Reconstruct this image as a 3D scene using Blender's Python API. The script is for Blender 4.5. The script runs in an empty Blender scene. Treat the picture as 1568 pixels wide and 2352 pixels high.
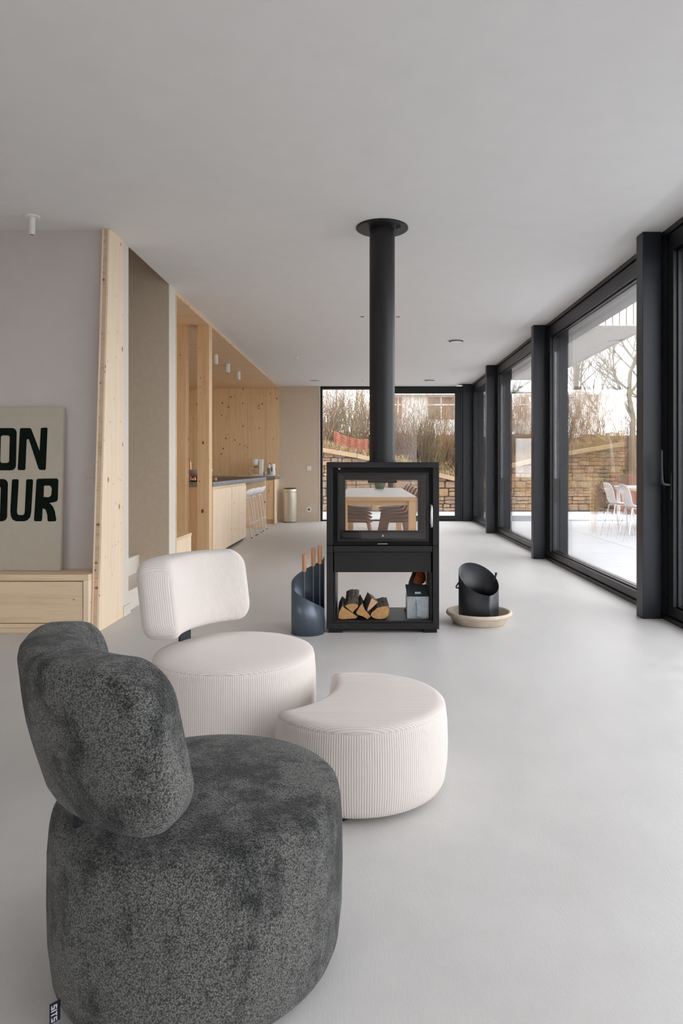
import bpy, bmesh, math, random
from mathutils import Vector, Matrix
from mathutils.geometry import tessellate_polygon
R = math.radians
PI = math.pi
random.seed(7)
scene = bpy.context.scene
col = scene.collection

# ------------------------------------------------------------------ camera
F = 1568.0            # focal length in pixels of the 1568 x 2352 frame
EYE = 1.10
cam_d = bpy.data.cameras.new('camera')
cam_d.sensor_fit = 'VERTICAL'
cam_d.sensor_height = 36.0
cam_d.lens = 36.0 * F / 2352.0
cam_d.shift_x = -58.0 / 2352.0
cam_d.shift_y = -102.0 / 2352.0
cam_d.clip_start = 0.05
cam_d.clip_end = 300
cam = bpy.data.objects.new('camera', cam_d)
cam.location = (0, 0, EYE)
cam.rotation_euler = (PI / 2, 0, 0)
col.objects.link(cam)
scene.camera = cam

# ------------------------------------------------------------------ sky and exposure
world = bpy.data.worlds.new('overcast_sky')
scene.world = world
world.use_nodes = True
wn = world.node_tree.nodes
wn['Background'].inputs['Color'].default_value = (0.948, 0.965, 1.0, 1)
wn['Background'].inputs['Strength'].default_value = 1.0
vs = scene.view_settings
vs.view_transform = 'Standard'
vs.look = 'None'
vs.gamma = 1.0
vs.use_curve_mapping = False
vs.exposure = 2.45
scene.cycles.max_bounces = 14
scene.cycles.diffuse_bounces = 7
scene.cycles.glossy_bounces = 6
scene.cycles.transparent_max_bounces = 24

# ------------------------------------------------------------------ material helpers
def lin(c):
    out = []
    for v in c[:3]:
        v = v / 255.0
        out.append(v / 12.92 if v <= 0.04045 else ((v + 0.055) / 1.055) ** 2.4)
    return (out[0], out[1], out[2], 1.0)

class NT:
    def __init__(self, name):
        self.m = bpy.data.materials.new(name)
        self.m.use_nodes = True
        self.t = self.m.node_tree
        self.b = self.t.nodes['Principled BSDF']
        self.out = self.t.nodes['Material Output']
    def n(self, typ, **kw):
        nd = self.t.nodes.new(typ)
        for k, v in kw.items():
            setattr(nd, k, v)
        return nd
    def l(self, a, b):
        self.t.links.new(a, b)
    def val(self, sock, v):
        sock.default_value = v
    def math(self, op, a, b=None, clamp=False):
        nd = self.n('ShaderNodeMath', operation=op, use_clamp=clamp)
        for i, x in enumerate((a, b)):
            if x is None: continue
            if isinstance(x, (int, float)): nd.inputs[i].default_value = x
            else: self.l(x, nd.inputs[i])
        return nd.outputs[0]
    def coords(self, scale=(1, 1, 1), rnd=0.0, kind='Object'):
        tc = self.n('ShaderNodeTexCoord')
        v = tc.outputs[kind]
        if rnd:
            oi = self.n('ShaderNodeObjectInfo')
            mul = self.math('MULTIPLY', oi.outputs['Random'], rnd)
            cb = self.n('ShaderNodeCombineXYZ')
            for i in range(3): self.l(mul, cb.inputs[i])
            ad = self.n('ShaderNodeVectorMath', operation='ADD')
            self.l(v, ad.inputs[0]); self.l(cb.outputs[0], ad.inputs[1])
            v = ad.outputs[0]
        mp = self.n('ShaderNodeMapping')
        mp.inputs['Scale'].default_value = scale
        self.l(v, mp.inputs['Vector'])
        return mp.outputs[0]
    def noise(self, vec, scale, detail=3, rough=0.55):
        nd = self.n('ShaderNodeTexNoise')
        nd.inputs['Scale'].default_value = scale
        nd.inputs['Detail'].default_value = detail
        nd.inputs['Roughness'].default_value = rough
        self.l(vec, nd.inputs['Vector'])
        return nd.outputs['Fac']
    def ramp(self, fac, stops):
        nd = self.n('ShaderNodeValToRGB')
        e = nd.color_ramp.elements
        while len(e) < len(stops): e.new(0.5)
        for i, (p, c) in enumerate(stops):
            e[i].position = p
            e[i].color = c if len(c) == 4 else (*c, 1)
        self.l(fac, nd.inputs[0])
        return nd.outputs[0]
    def mix(self, fac, a, b, blend='MIX'):
        nd = self.n('ShaderNodeMix', data_type='RGBA', blend_type=blend)
        for i, x in ((0, fac), (6, a), (7, b)):
            if isinstance(x, (int, float)): nd.inputs[i].default_value = x
            elif isinstance(x, tuple): nd.inputs[i].default_value = x
            else: self.l(x, nd.inputs[i])
        return nd.outputs[2]
    def bump(self, h, strength=0.3, dist=0.01):
        nd = self.n('ShaderNodeBump')
        nd.inputs['Strength'].default_value = strength
        nd.inputs['Distance'].default_value = dist
        self.l(h, nd.inputs['Height'])
        self.l(nd.outputs[0], self.b.inputs['Normal'])
    def base(self, x):
        if isinstance(x, tuple): self.b.inputs['Base Color'].default_value = x
        else: self.l(x, self.b.inputs['Base Color'])
    def rough(self, v): self.b.inputs['Roughness'].default_value = v
    def spec(self, v): self.b.inputs['Specular IOR Level'].default_value = v

def plain(name, rgb, rough=0.5, metal=0.0, spec=0.5, mottle=0.06, mscale=6.0, bump=0.0, bscale=300.0):
    t = NT(name)
    v = t.coords()
    c = lin(rgb)
    if mottle:
        f = t.noise(v, mscale, 4)
        lo = tuple(x * (1 - mottle) for x in c[:3]); hi = tuple(min(1, x * (1 + mottle)) for x in c[:3])
        t.base(t.ramp(f, [(0.3, lo), (0.7, hi)]))
    else:
        t.base(c)
    t.rough(rough); t.spec(spec)
    t.b.inputs['Metallic'].default_value = metal
    if bump:
        t.bump(t.noise(v, bscale, 2), bump, 0.002)
    return t.m

def wood(name, light, dark, knot, axis='Z', gs=26.0, kscale=6.5, kthr=0.15, rough=0.55, kgate=0.45):
    t = NT(name)
    s = [1.0, 1.0, 1.0]
    i = 'XYZ'.index(axis)
    sg = list(s); sg[i] = 0.045
    v = t.coords(tuple(sg), 17.0)
    f1 = t.noise(v, gs, 5, 0.6)
    f2 = t.noise(v, gs * 4.5, 3, 0.6)
    g = t.math('ADD', t.math('MULTIPLY', f1, 0.65), t.math('MULTIPLY', f2, 0.35))
    c = t.ramp(g, [(0.30, lin(dark)), (0.50, lin(light)), (0.72, tuple(min(1, x * 1.06) for x in lin(light)[:3]))])
    sk = list(s); sk[i] = 0.62
    vk = t.coords(tuple(sk), 17.0)
    vo = t.n('ShaderNodeTexVoronoi')
    vo.inputs['Scale'].default_value = kscale
    t.l(vk, vo.inputs['Vector'])
    sep = t.n('ShaderNodeSeparateColor'); t.l(vo.outputs['Color'], sep.inputs[0])
    gate = t.math('GREATER_THAN', sep.outputs[0], kgate)
    kn = t.math('SUBTRACT', 1.0, t.math('DIVIDE', vo.outputs['Distance'], kthr), clamp=True)
    halo = t.math('SUBTRACT', 1.0, t.math('DIVIDE', vo.outputs['Distance'], kthr * 2.6), clamp=True)
    kf = t.math('MULTIPLY', t.math('MULTIPLY', kn, 3.5, clamp=True), gate)
    hf = t.math('MULTIPLY', t.math('MULTIPLY', halo, 0.45), gate)
    c = t.mix(hf, c, lin(dark))
    c = t.mix(kf, c, lin(knot))
    v2 = t.n('ShaderNodeTexVoronoi'); v2.inputs['Scale'].default_value = kscale * 2.6
    t.l(vk, v2.inputs['Vector'])
    sp2 = t.n('ShaderNodeSeparateColor'); t.l(v2.outputs['Color'], sp2.inputs[0])
    g2 = t.math('GREATER_THAN', sp2.outputs[0], 0.5 + kgate * 0.5)
    k2 = t.math('SUBTRACT', 1.0, t.math('DIVIDE', v2.outputs['Distance'], kthr * 1.25), clamp=True)
    c = t.mix(t.math('MULTIPLY', t.math('MULTIPLY', k2, 2.2, clamp=True), t.math('MULTIPLY', g2, 0.7)), c, lin(knot))
    t.base(c); t.rough(rough); t.spec(0.35)
    t.bump(g, 0.08, 0.002)
    return t.m

def glass_mat(name, tint=(0.985, 0.985, 0.985, 1), base=0.043, surfaces=2.2):
    t = NT(name)
    t.t.nodes.remove(t.b)
    tr = t.n('ShaderNodeBsdfTransparent'); tr.inputs[0].default_value = tint
    gl = t.n('ShaderNodeBsdfGlossy'); gl.inputs['Roughness'].default_value = 0.0
    gl.inputs['Color'].default_value = (1, 1, 1, 1)
    lw = t.n('ShaderNodeLayerWeight'); lw.inputs['Blend'].default_value = 0.5
    p = t.math('POWER', lw.outputs['Facing'], 5.0)
    f = t.math('ADD', t.math('MULTIPLY', p, 1 - base), base)
    # incoherent stack of several glass surfaces on each side of the unit
    f = t.math('DIVIDE', t.math('MULTIPLY', f, surfaces), t.math('ADD', t.math('MULTIPLY', f, surfaces - 1), 1.0))
    mx = t.n('ShaderNodeMixShader')
    t.l(f, mx.inputs[0]); t.l(tr.outputs[0], mx.inputs[1]); t.l(gl.outputs[0], mx.inputs[2])
    t.l(mx.outputs[0], t.out.inputs[0])
    return t.m

M = {}
# floor: trowelled micro cement
t = NT('micro_cement')
v = t.coords()
vs_ = t.coords((1.0, 0.35, 1.0))
big = t.noise(vs_, 1.3, 5, 0.6)
mid = t.noise(v, 7.0, 4, 0.6)
f = t.math('ADD', t.math('MULTIPLY', big, 0.7), t.math('MULTIPLY', mid, 0.3))
t.base(t.ramp(f, [(0.3, lin((194, 192, 190))), (0.7, lin((211, 210, 208)))]))
t.rough(0.42); t.spec(0.45)
rr = t.ramp(mid, [(0.3, (0.36, 0.36, 0.36)), (0.7, (0.5, 0.5, 0.5))])
t.l(rr, t.b.inputs['Roughness'])
vt = t.coords((1.0, 0.25, 1.0))
t.bump(t.math('ADD', t.noise(vt, 160.0, 2), t.noise(v, 420.0, 1)), 0.22, 0.002)
M['floor'] = t.m
M['ceiling'] = plain('ceiling_plaster', (226, 224, 222), 0.9, spec=0.2, mottle=0.015)
M['white_wall'] = plain('white_clay_plaster', (203, 196, 192), 0.92, spec=0.15, mottle=0.02, bump=0.05, bscale=200)
M['taupe'] = plain('taupe_clay_plaster', (210, 195, 176), 0.92, spec=0.15, mottle=0.04, mscale=25, bump=0.08, bscale=250)
M['strip'] = plain('pale_clay_plaster', (222, 214, 203), 0.92, spec=0.15, mottle=0.03, mscale=20)
M['spruce'] = wood('spruce_upright', (240, 219, 192), (228, 202, 170), (150, 108, 74), 'Z', kscale=8.0, kthr=0.11)
M['spruce_x'] = wood('spruce_lying', (228, 205, 172), (208, 180, 142), (128, 86, 54), 'X', kscale=7.0, kthr=0.10)
M['spruce_y'] = wood('spruce_along_room', (228, 203, 168), (206, 174, 134), (128, 86, 54), 'Y', kscale=7.0, kthr=0.10)
M['kitchen_wood'] = wood('oiled_pine_upright', (234, 205, 164), (218, 182, 138), (104, 68, 42), 'Z', kscale=9.5, kthr=0.12, kgate=0.25)
M['kitchen_soffit'] = wood('oiled_pine_soffit', (226, 198, 164), (204, 172, 136), (120, 84, 56), 'X', gs=20, kscale=9.0, kthr=0.085, kgate=0.2)
M['post_wood'] = wood('pine_post', (230, 198, 156), (214, 176, 130), (112, 70, 40), 'Z', kscale=7.0, kthr=0.12)
M['end_grain'] = wood('spruce_end_grain', (208, 182, 154), (180, 150, 120), (132, 94, 64), 'X', gs=14, kscale=20, kthr=0.2)
M['anthracite'] = plain('anthracite_metal', (29, 33, 41), 0.42, metal=0.0, spec=0.5, mottle=0.03)
M['frame'] = plain('black_window_frame', (19, 21, 25), 0.38, spec=0.5, mottle=0.0)
M['stove'] = plain('stove_black_steel', (20, 20, 23), 0.46, spec=0.45, mottle=0.04, bump=0.03, bscale=600)
M['soot'] = plain('firebox_black', (18, 18, 18), 0.7, spec=0.3)
M['glass'] = glass_mat('window_glass')
M['stove_glass'] = glass_mat('stove_glass', (0.95, 0.94, 0.93, 1), 0.04, 1.0)
M['steel'] = plain('brushed_steel', (200, 200, 200), 0.3, metal=1.0, mottle=0.02)
M['zinc'] = plain('galvanised_zinc', (176, 186, 192), 0.42, metal=0.75, mottle=0.12, mscale=40)
M['slate'] = plain('slate_worktop', (132, 135, 137), 0.6, mottle=0.14, mscale=18, bump=0.2, bscale=60)
M['slate_top'] = plain('dark_worktop_top', (74, 60, 52), 0.45, mottle=0.2, mscale=30)
M['white_gloss'] = plain('white_plastic', (238, 238, 238), 0.35, mottle=0.0)
M['white_matt'] = plain('white_matt_paint', (232, 230, 227), 0.6, mottle=0.0)
M['black_rubber'] = plain('black_rubber', (18, 18, 19), 0.6, mottle=0.0)
M['champagne'] = plain('champagne_metal', (208, 200, 184), 0.36, metal=0.55, mottle=0.02)
M['copper'] = plain('copper', (214, 150, 116), 0.28, metal=1.0, mottle=0.02)
M['terracotta'] = plain('pale_terracotta', (208, 194, 176), 0.85, mottle=0.10, mscale=18, bump=0.25, bscale=90)
M['bucket'] = plain('bucket_black_steel', (38, 40, 44), 0.40, spec=0.5, mottle=0.15, mscale=40)
M['blue_steel'] = plain('satin_blue_grey_steel', (86, 96, 108), 0.34, metal=0.35, mottle=0.02)
M['tool_wood'] = wood('oiled_oak_handle', (186, 134, 96), (160, 106, 70), (120, 74, 44), 'Z', gs=60, kscale=3, kthr=0.02)
M['canvas'] = plain('raw_canvas', (184, 176, 160), 0.9, mottle=0.03, mscale=14, bump=0.1, bscale=900)
M['green_paint'] = plain('dark_green_paint', (5, 17, 9), 0.7, spec=0.12, mottle=0.35, mscale=60)
M['table_wood'] = wood('pale_oak_table', (214, 176, 128), (190, 148, 100), (140, 96, 58), 'X', gs=30, kscale=4, kthr=0.06)
M['table_leg_wood'] = wood('pale_oak_leg', (216, 178, 130), (190, 150, 102), (140, 96, 58), 'Z', gs=30, kscale=4, kthr=0.06)
M['table_top'] = plain('reflection_white_top', (232, 236, 238), 0.32, mottle=0.03, mscale=3)  # white base colour paints in the glossy reflection on the wood
M['brown_shell'] = plain('brown_moulded_shell', (146, 104, 88), 0.42, mottle=0.04)
M['green_glass'] = plain('green_vase_glass', (58, 88, 50), 0.18, mottle=0.1)
M['ceramic'] = plain('speckled_ceramic', (214, 202, 192), 0.5, mottle=0.08, mscale=60)
M['brass'] = plain('brass_inside', (176, 116, 50), 0.35, metal=1.0, mottle=0.0)
M['grey_vent'] = plain('grey_vent_recess', (86, 84, 80), 0.8, mottle=0.0)
M['navy'] = plain('navy_woven_label', (30, 34, 60), 0.7, mottle=0.0)
M['bark'] = plain('log_bark', (112, 102, 92), 0.95, mottle=0.45, mscale=45, bump=0.9, bscale=70)
M['log_end'] = plain('log_sawn_face', (190, 146, 94), 0.9, mottle=0.22, mscale=40, bump=0.4, bscale=140)
M['log_fresh'] = plain('log_fresh_face', (208, 166, 134), 0.9, mottle=0.08, mscale=40, bump=0.3, bscale=140)
M['bag_black'] = plain('black_plastic_bag', (36, 30, 28), 0.3, mottle=0.4, mscale=30, bump=0.8, bscale=40)
M['bag_orange'] = plain('orange_print_bag', (178, 92, 38), 0.4, mottle=0.3, mscale=40)
M['ash_lid'] = plain('dark_ash_lid', (58, 64, 68), 0.5, metal=0.4, mottle=0.2, mscale=80)

# fabrics
def corduroy(name, light, groove):
    t = NT(name)
    uv = t.n('ShaderNodeUVMap'); uv.uv_map = 'rib'
    sp = t.n('ShaderNodeSeparateXYZ'); t.l(uv.outputs[0], sp.inputs[0])
    ph = t.math('MULTIPLY', sp.outputs[0], 2 * PI / 0.0078)
    sn = t.math('ADD', t.math('MULTIPLY', t.math('SINE', ph), 0.5), 0.5)
    h = t.math('POWER', sn, 0.45)
    v = t.coords()
    fuzz = t.noise(v, 700, 2)
    cloud = t.noise(v, 9, 4)
    c = t.mix(h, lin(groove), lin(light))
    c = t.mix(t.math('MULTIPLY', cloud, 0.25), c, lin(tuple(x * 0.93 for x in light)))
    t.base(c); t.rough(0.95); t.spec(0.1)
    t.b.inputs['Sheen Weight'].default_value = 0.25
    t.b.inputs['Sheen Roughness'].default_value = 0.5
    t.bump(t.math('ADD', t.math('MULTIPLY', h, 1.0), t.math('MULTIPLY', fuzz, 0.25)), 0.42, 0.0024)
    return t.m
M['corduroy'] = corduroy('cream_corduroy', (229, 221, 215), (202, 191, 184))

t = NT('charcoal_teddy_fabric')
v = t.coords()
def vor(scale):
    nd = t.n('ShaderNodeTexVoronoi'); nd.inputs['Scale'].default_value = scale
    wv = t.n('ShaderNodeVectorMath', operation='ADD')
    nn = t.n('ShaderNodeTexNoise'); nn.inputs['Scale'].default_value = scale * 0.6; t.l(v, nn.inputs['Vector'])
    sc_ = t.n('ShaderNodeVectorMath', operation='SCALE'); sc_.inputs['Scale'].default_value = 1.2 / scale
    t.l(nn.outputs['Color'], sc_.inputs[0]); t.l(v, wv.inputs[0]); t.l(sc_.outputs[0], wv.inputs[1])
    t.l(wv.outputs[0], nd.inputs['Vector'])
    return nd
vo = vor(330.0)
curl = t.math('SUBTRACT', 1.0, t.math('MULTIPLY', vo.outputs['Distance'], 1.15), clamp=True)
sepc = t.n('ShaderNodeSeparateColor'); t.l(vo.outputs['Color'], sepc.inputs[0])
ss = t.math('ADD', t.math('MULTIPLY', curl, 0.75), t.math('MULTIPLY', sepc.outputs[0], 0.25))
ss = t.math('ADD', t.math('MULTIPLY', ss, 0.8), t.math('MULTIPLY', t.noise(v, 700, 2), 0.2))
patch = t.noise(t.coords((1, 1, 0.6)), 6.0, 5, 0.65)
patch2 = t.noise(v, 26, 4, 0.7)
pp = t.math('ADD', t.math('MULTIPLY', patch, 0.68), t.math('MULTIPLY', patch2, 0.32))
cl = t.ramp(ss, [(0.28, lin((60, 61, 60))), (0.58, lin((114, 115, 111))), (0.88, lin((152, 153, 148)))])
cd = t.ramp(ss, [(0.28, lin((32, 33, 33))), (0.58, lin((62, 63, 63))), (0.88, lin((96, 97, 96)))])
pf = t.ramp(pp, [(0.42, (1, 1, 1)), (0.53, (0, 0, 0))])
t.base(t.mix(pf, cl, cd))
t.rough(1.0); t.spec(0.05)
t.b.inputs['Sheen Weight'].default_value = 0.2
t.b.inputs['Sheen Roughness'].default_value = 0.4
t.bump(ss, 0.8, 0.004)
M['teddy'] = t.m

# outdoors
M['paver'] = plain('pale_concrete_paver', (170, 173, 177), 0.75, mottle=0.05, mscale=4)
M['joint'] = plain('terrace_joint_sand', (104, 104, 104), 0.95)
M['soil'] = plain('garden_soil', (84, 66, 50), 1.0, mottle=0.5, mscale=9, bump=1.0, bscale=12)
M['grass'] = plain('winter_lawn', (92, 88, 70), 1.0, mottle=0.3, mscale=3)
M['mortar'] = plain('wall_joint_earth', (92, 76, 62), 1.0)  # brown earth filling the joints between the stones
t = NT('rubble_stone')
oi = t.n('ShaderNodeObjectInfo')
v = t.coords((1, 1, 1), 9.0)
geo_ = t.n('ShaderNodeNewGeometry')
cs = t.ramp(t.math('FRACT', t.math('ADD', oi.outputs['Random'], t.math('MULTIPLY', geo_.outputs['Random Per Island'], 3.7))), [(0.0, lin((160, 128, 104))), (0.25, lin((172, 142, 104))), (0.5, lin((142, 130, 116))),
                                   (0.72, lin((178, 152, 124))), (1.0, lin((148, 108, 90)))])
nz = t.noise(v, 22, 5, 0.65)
t.base(t.mix(t.ramp(nz, [(0.35, (0.6, 0.6, 0.6)), (0.65, (0, 0, 0))]), cs, lin((96, 76, 58))))
t.rough(0.95); t.bump(nz, 0.8, 0.02)
M['stone'] = t.m
M['twig_tan'] = plain('dry_tan_twigs', (146, 116, 86), 0.9, mottle=0.3, mscale=3)
M['twig_grey'] = plain('grey_brown_twigs', (110, 95, 80), 0.9, mottle=0.3, mscale=3)
M['twig_olive'] = plain('olive_twigs', (120, 106, 68), 0.9, mottle=0.3, mscale=3)
M['tree_bark'] = plain('tree_bark', (128, 120, 104), 0.95, mottle=0.35, mscale=8)
M['grass_dry'] = plain('dry_grass', (140, 118, 82), 0.95, mottle=0.3, mscale=5)
M['net'] = plain('orange_plastic_net', (192, 108, 86), 0.6, mottle=0.15, mscale=8)
M['house'] = plain('white_house_render', (232, 232, 230), 0.9, mottle=0.03)
M['house_brown'] = plain('brown_window_infill', (128, 104, 92), 0.7, mottle=0.25, mscale=6)
M['coping'] = wood('weathered_coping_board', (170, 146, 116), (136, 112, 86), (90, 70, 50), 'X', gs=20, kscale=3, kthr=0.08)
M['canopy'] = plain('pale_painted_boards', (206, 200, 192), 0.7, mottle=0.05, mscale=8)
M['canopy_dark'] = plain('board_gap_black', (58, 56, 54), 0.9)
M['conifer'] = plain('dark_conifer_needles', (48, 66, 42), 0.9, mottle=0.4, mscale=30)
M['corten'] = plain('rusted_steel', (112, 76, 60), 0.9, mottle=0.25, mscale=10)
M['out_white'] = plain('white_outdoor_plastic', (236, 238, 240), 0.4, mottle=0.0)

# ------------------------------------------------------------------ mesh helpers
def link(o, parent=None):
    col.objects.link(o)
    if parent is not None: o.parent = parent
    return o

def tag(o, label=None, cat=None, group=None, kind=None):
    if label: o['label'] = label
    if cat: o['category'] = cat
    if group: o['group'] = group
    if kind: o['kind'] = kind
    return o

def thing(name, label, cat, loc=(0, 0, 0), rz=0.0, group=None):
    o = bpy.data.objects.new(name, None)
    o.empty_display_size = 0.1
    o.location = loc; o.rotation_euler = (0, 0, rz)
    link(o)
    return tag(o, label, cat, group)

def struct(name, label=None, cat=None):
    o = bpy.data.objects.new(name, None)
    o.empty_display_size = 0.1
    link(o)
    return tag(o, label, cat, kind='structure')

def copy_tree(o, parent=None):
    c = o.copy()
    col.objects.link(c)
    if parent is not None: c.parent = parent
    for ch in list(o.children): copy_tree(ch, c)
    return c

class MB:
    def __init__(self):
        self.v = []; self.f = []; self.uv = None; self.sm = []
    def box(self, x0, x1, y0, y1, z0, z1):
        b = len(self.v)
        self.v += [(x, y, z) for z in (z0, z1) for y in (y0, y1) for x in (x0, x1)]
        self.f += [tuple(b + i for i in q) for q in ((0, 2, 3, 1), (4, 5, 7, 6), (0, 1, 5, 4), (2, 6, 7, 3), (0, 4, 6, 2), (1, 3, 7, 5))]
        return self
    def prism(self, poly, axis, a, b):
        """poly: 2D points; axis: extrusion axis; other two axes in order."""
        n = len(poly); s = len(self.v)
        def P(u, w, t):
            return {'x': (t, u, w), 'y': (u, t, w), 'z': (u, w, t)}[axis]
        self.v += [P(u, w, a) for u, w in poly] + [P(u, w, b) for u, w in poly]
        self.f += [tuple(s + i for i in range(n)), tuple(s + n + i for i in reversed(range(n)))]
        self.f += [(s + (i + 1) % n, s + i, s + n + i, s + n + (i + 1) % n) for i in range(n)]
        return self
    def lathe(self, prof, n=32, c=(0, 0), cap=True):
        s = len(self.v)
        for r, z in prof:
            for k in range(n):
                a = 2 * PI * k / n
                self.v.append((c[0] + r * math.cos(a), c[1] + r * math.sin(a), z))
        for j in range(len(prof) - 1):
            for k in range(n):
                a, b = s + j * n + k, s + j * n + (k + 1) % n
                self.f.append((a, b, b + n, a + n))
        if cap:
            self.f.append(tuple(s + k for k in reversed(range(n))))
            e = s + (len(prof) - 1) * n
            self.f.append(tuple(e + k for k in range(n)))
        return self
    def tube(self, pts, rad, n=6):
        pts = [Vector(p) for p in pts]
        if isinstance(rad, (int, float)): rad = [rad] * len(pts)
        s = len(self.v)
        up = None
        for i, p in enumerate(pts):
            d = (pts[min(i + 1, len(pts) - 1)] - pts[max(i - 1, 0)])
            if d.length < 1e-9: d = Vector((0, 0, 1))
            d.normalize()
            if up is None:
                up = d.orthogonal().normalized()
            else:
                up = (up - d * up.dot(d))
                up = up.normalized() if up.length > 1e-6 else d.orthogonal().normalized()
            w = d.cross(up)
            for k in range(n):
                a = 2 * PI * k / n
                q = p + (up * math.cos(a) + w * math.sin(a)) * rad[i]
                self.v.append((q.x, q.y, q.z))
        for i in range(len(pts) - 1):
            for k in range(n):
                a, b = s + i * n + k, s + i * n + (k + 1) % n
                self.f.append((a, b, b + n, a + n))
        self.f.append(tuple(s + k for k in reversed(range(n))))
        e = s + (len(pts) - 1) * n
        self.f.append(tuple(e + k for k in range(n)))
        return self
    def poly(self, outer, holes, axis, a, b):
        """flat polygon with holes, extruded a..b along axis"""
        loops = [outer] + list(holes)
        flat = [p for lp in loops for p in lp]
        tris = tessellate_polygon([[Vector((p[0], p[1], 0)) for p in lp] for lp in loops])
        s = len(self.v); n = len(flat)
        def P(u, w, t):
            return {'x': (t, u, w), 'y': (u, t, w), 'z': (u, w, t)}[axis]
        self.v += [P(u, w, a) for u, w in flat] + [P(u, w, b) for u, w in flat]
        for q in tris:
            self.f.append(tuple(s + i for i in q)); self.f.append(tuple(s + n + i for i in reversed(q)))
        o = 0
        for lp in loops:
            m = len(lp)
            for i in range(m):
                j = (i + 1) % m
                self.f.append((s + o + j, s + o + i, s + n + o + i, s + n + o + j))
            o += m
        return self
    def build(self, name, mat, parent=None, smooth=None, bevel=0.0, seg=2, loc=None, sub=0, solid=0.0):
        me = bpy.data.meshes.new(name)
        me.from_pydata(self.v, [], self.f)
        if self.uv:
            ul = me.uv_layers.new(name='rib')
            for i, u in enumerate(self.uv): ul.data[i].uv = u
        bm = bmesh.new(); bm.from_mesh(me)
        bmesh.ops.recalc_face_normals(bm, faces=bm.faces)
        bm.to_mesh(me); bm.free()
        if smooth is not None:
            for p in me.polygons: p.use_smooth = True
            if smooth < 179: me.set_sharp_from_angle(angle=R(smooth))
        me.materials.append(M[mat] if isinstance(mat, str) else mat)
        o = bpy.data.objects.new(name, me)
        if loc: o.location = loc
        link(o, parent)
        if solid:
            md = o.modifiers.new('thick', 'SOLIDIFY'); md.thickness = solid; md.offset = 0
        if bevel:
            md = o.modifiers.new('edge', 'BEVEL'); md.width = bevel; md.segments = seg
            md.limit_method = 'ANGLE'; md.angle_limit = R(40)
        if sub:
            md = o.modifiers.new('sub', 'SUBSURF'); md.levels = sub; md.render_levels = sub
        return o

def B(name, mat, x0, x1, y0, y1, z0, z1, parent=None, bevel=0.0, kind=None):
    """a box as an object of its own, origin at its own base centre"""
    cx, cy, cz = (x0 + x1) / 2, (y0 + y1) / 2, z0
    m = MB().box(x0 - cx, x1 - cx, y0 - cy, y1 - cy, 0, z1 - z0)
    o = m.build(name, mat, parent, bevel=bevel, loc=(cx, cy, cz))
    if parent is not None and parent.type == 'EMPTY':
        pass
    if kind: o['kind'] = kind
    return o

def loft(m, outline, profile, seam, top_u, fan=True, u0=0.0):
    """outline: closed CCW 2D points. profile: (inset, z). rings after index seam count as top for the rib uv."""
    n = len(outline)
    nor = []
    for i in range(n):
        a = Vector(outline[i - 1]); b = Vector(outline[(i + 1) % n])
        d = (b - a).normalized()
        nor.append(Vector((d.y, -d.x)))          # outward for CCW
    arc = [0.0]
    for i in range(n):
        arc.append(arc[-1] + (Vector(outline[(i + 1) % n]) - Vector(outline[i])).length)
    cx = sum(p[0] for p in outline) / n; cy = sum(p[1] for p in outline) / n
    s = len(m.v)
    m.uv = m.uv or []
    for ins, z in profile:
        for i in range(n):
            q = Vector(outline[i]) - nor[i] * ins
            m.v.append((q.x, q.y, z))
    def tu(i): return (top_u(m.v[i]), 0.0)
    m.f.append(tuple(s + i for i in reversed(range(n)))); m.uv += [(0, 0)] * n
    for j in range(len(profile) - 1):
        for i in range(n):
            k = (i + 1) % n
            q = (s + j * n + i, s + j * n + k, s + (j + 1) * n + k, s + (j + 1) * n + i)
            m.f.append(q)
            if j < seam:
                m.uv += [(arc[i], 0), (arc[i + 1], 0), (arc[i + 1], 1), (arc[i], 1)]
            else:
                m.uv += [tu(x) for x in q]
    e = s + (len(profile) - 1) * n
    if fan:
        m.v.append((cx, cy, profile[-1][1])); c = len(m.v) - 1
        for i in range(n):
            q = (e + i, e + (i + 1) % n, c)
            m.f.append(q); m.uv += [tu(x) for x in q]
    else:
        tris = tessellate_polygon([[Vector((m.v[e + i][0], m.v[e + i][1], 0)) for i in range(n)]])
        for q in tris:
            q = tuple(e + x for x in q)
            m.f.append(q); m.uv += [tu(x) for x in q]
    return m
# ================================================================== THE SETTING
H = 2.77          # main ceiling
HS = 2.815        # raised strip along the glass
XL = -1.80        # left wall plane
YB = 14.02        # back wall plane
XW = 2.155        # inner face of the right window frames

def S(name, label, mat, *b, bevel=0.0, parent=None):
    o = B(name, mat, *b, parent=parent, bevel=bevel)
    if parent is None: tag(o, label, kind='structure')
    return o

S('floor', 'pale grey trowelled cement floor of the long living room', 'floor', -4.6, 2.36, -3.2, 14.2, -0.2, 0.0)
ce = struct('ceiling', 'smooth pale grey plaster ceiling with a raised strip along the windows')
B('ceiling_slab', 'ceiling', XL, 1.84, 4.8, 14.2, H, H + 0.35, ce)
B('ceiling_slab', 'ceiling', -4.6, 1.84, -3.2, 4.8, H, H + 0.35, ce)
B('raised_strip', 'ceiling', 1.84, 2.6, -3.2, 14.4, HS, H + 0.35, ce)

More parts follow.
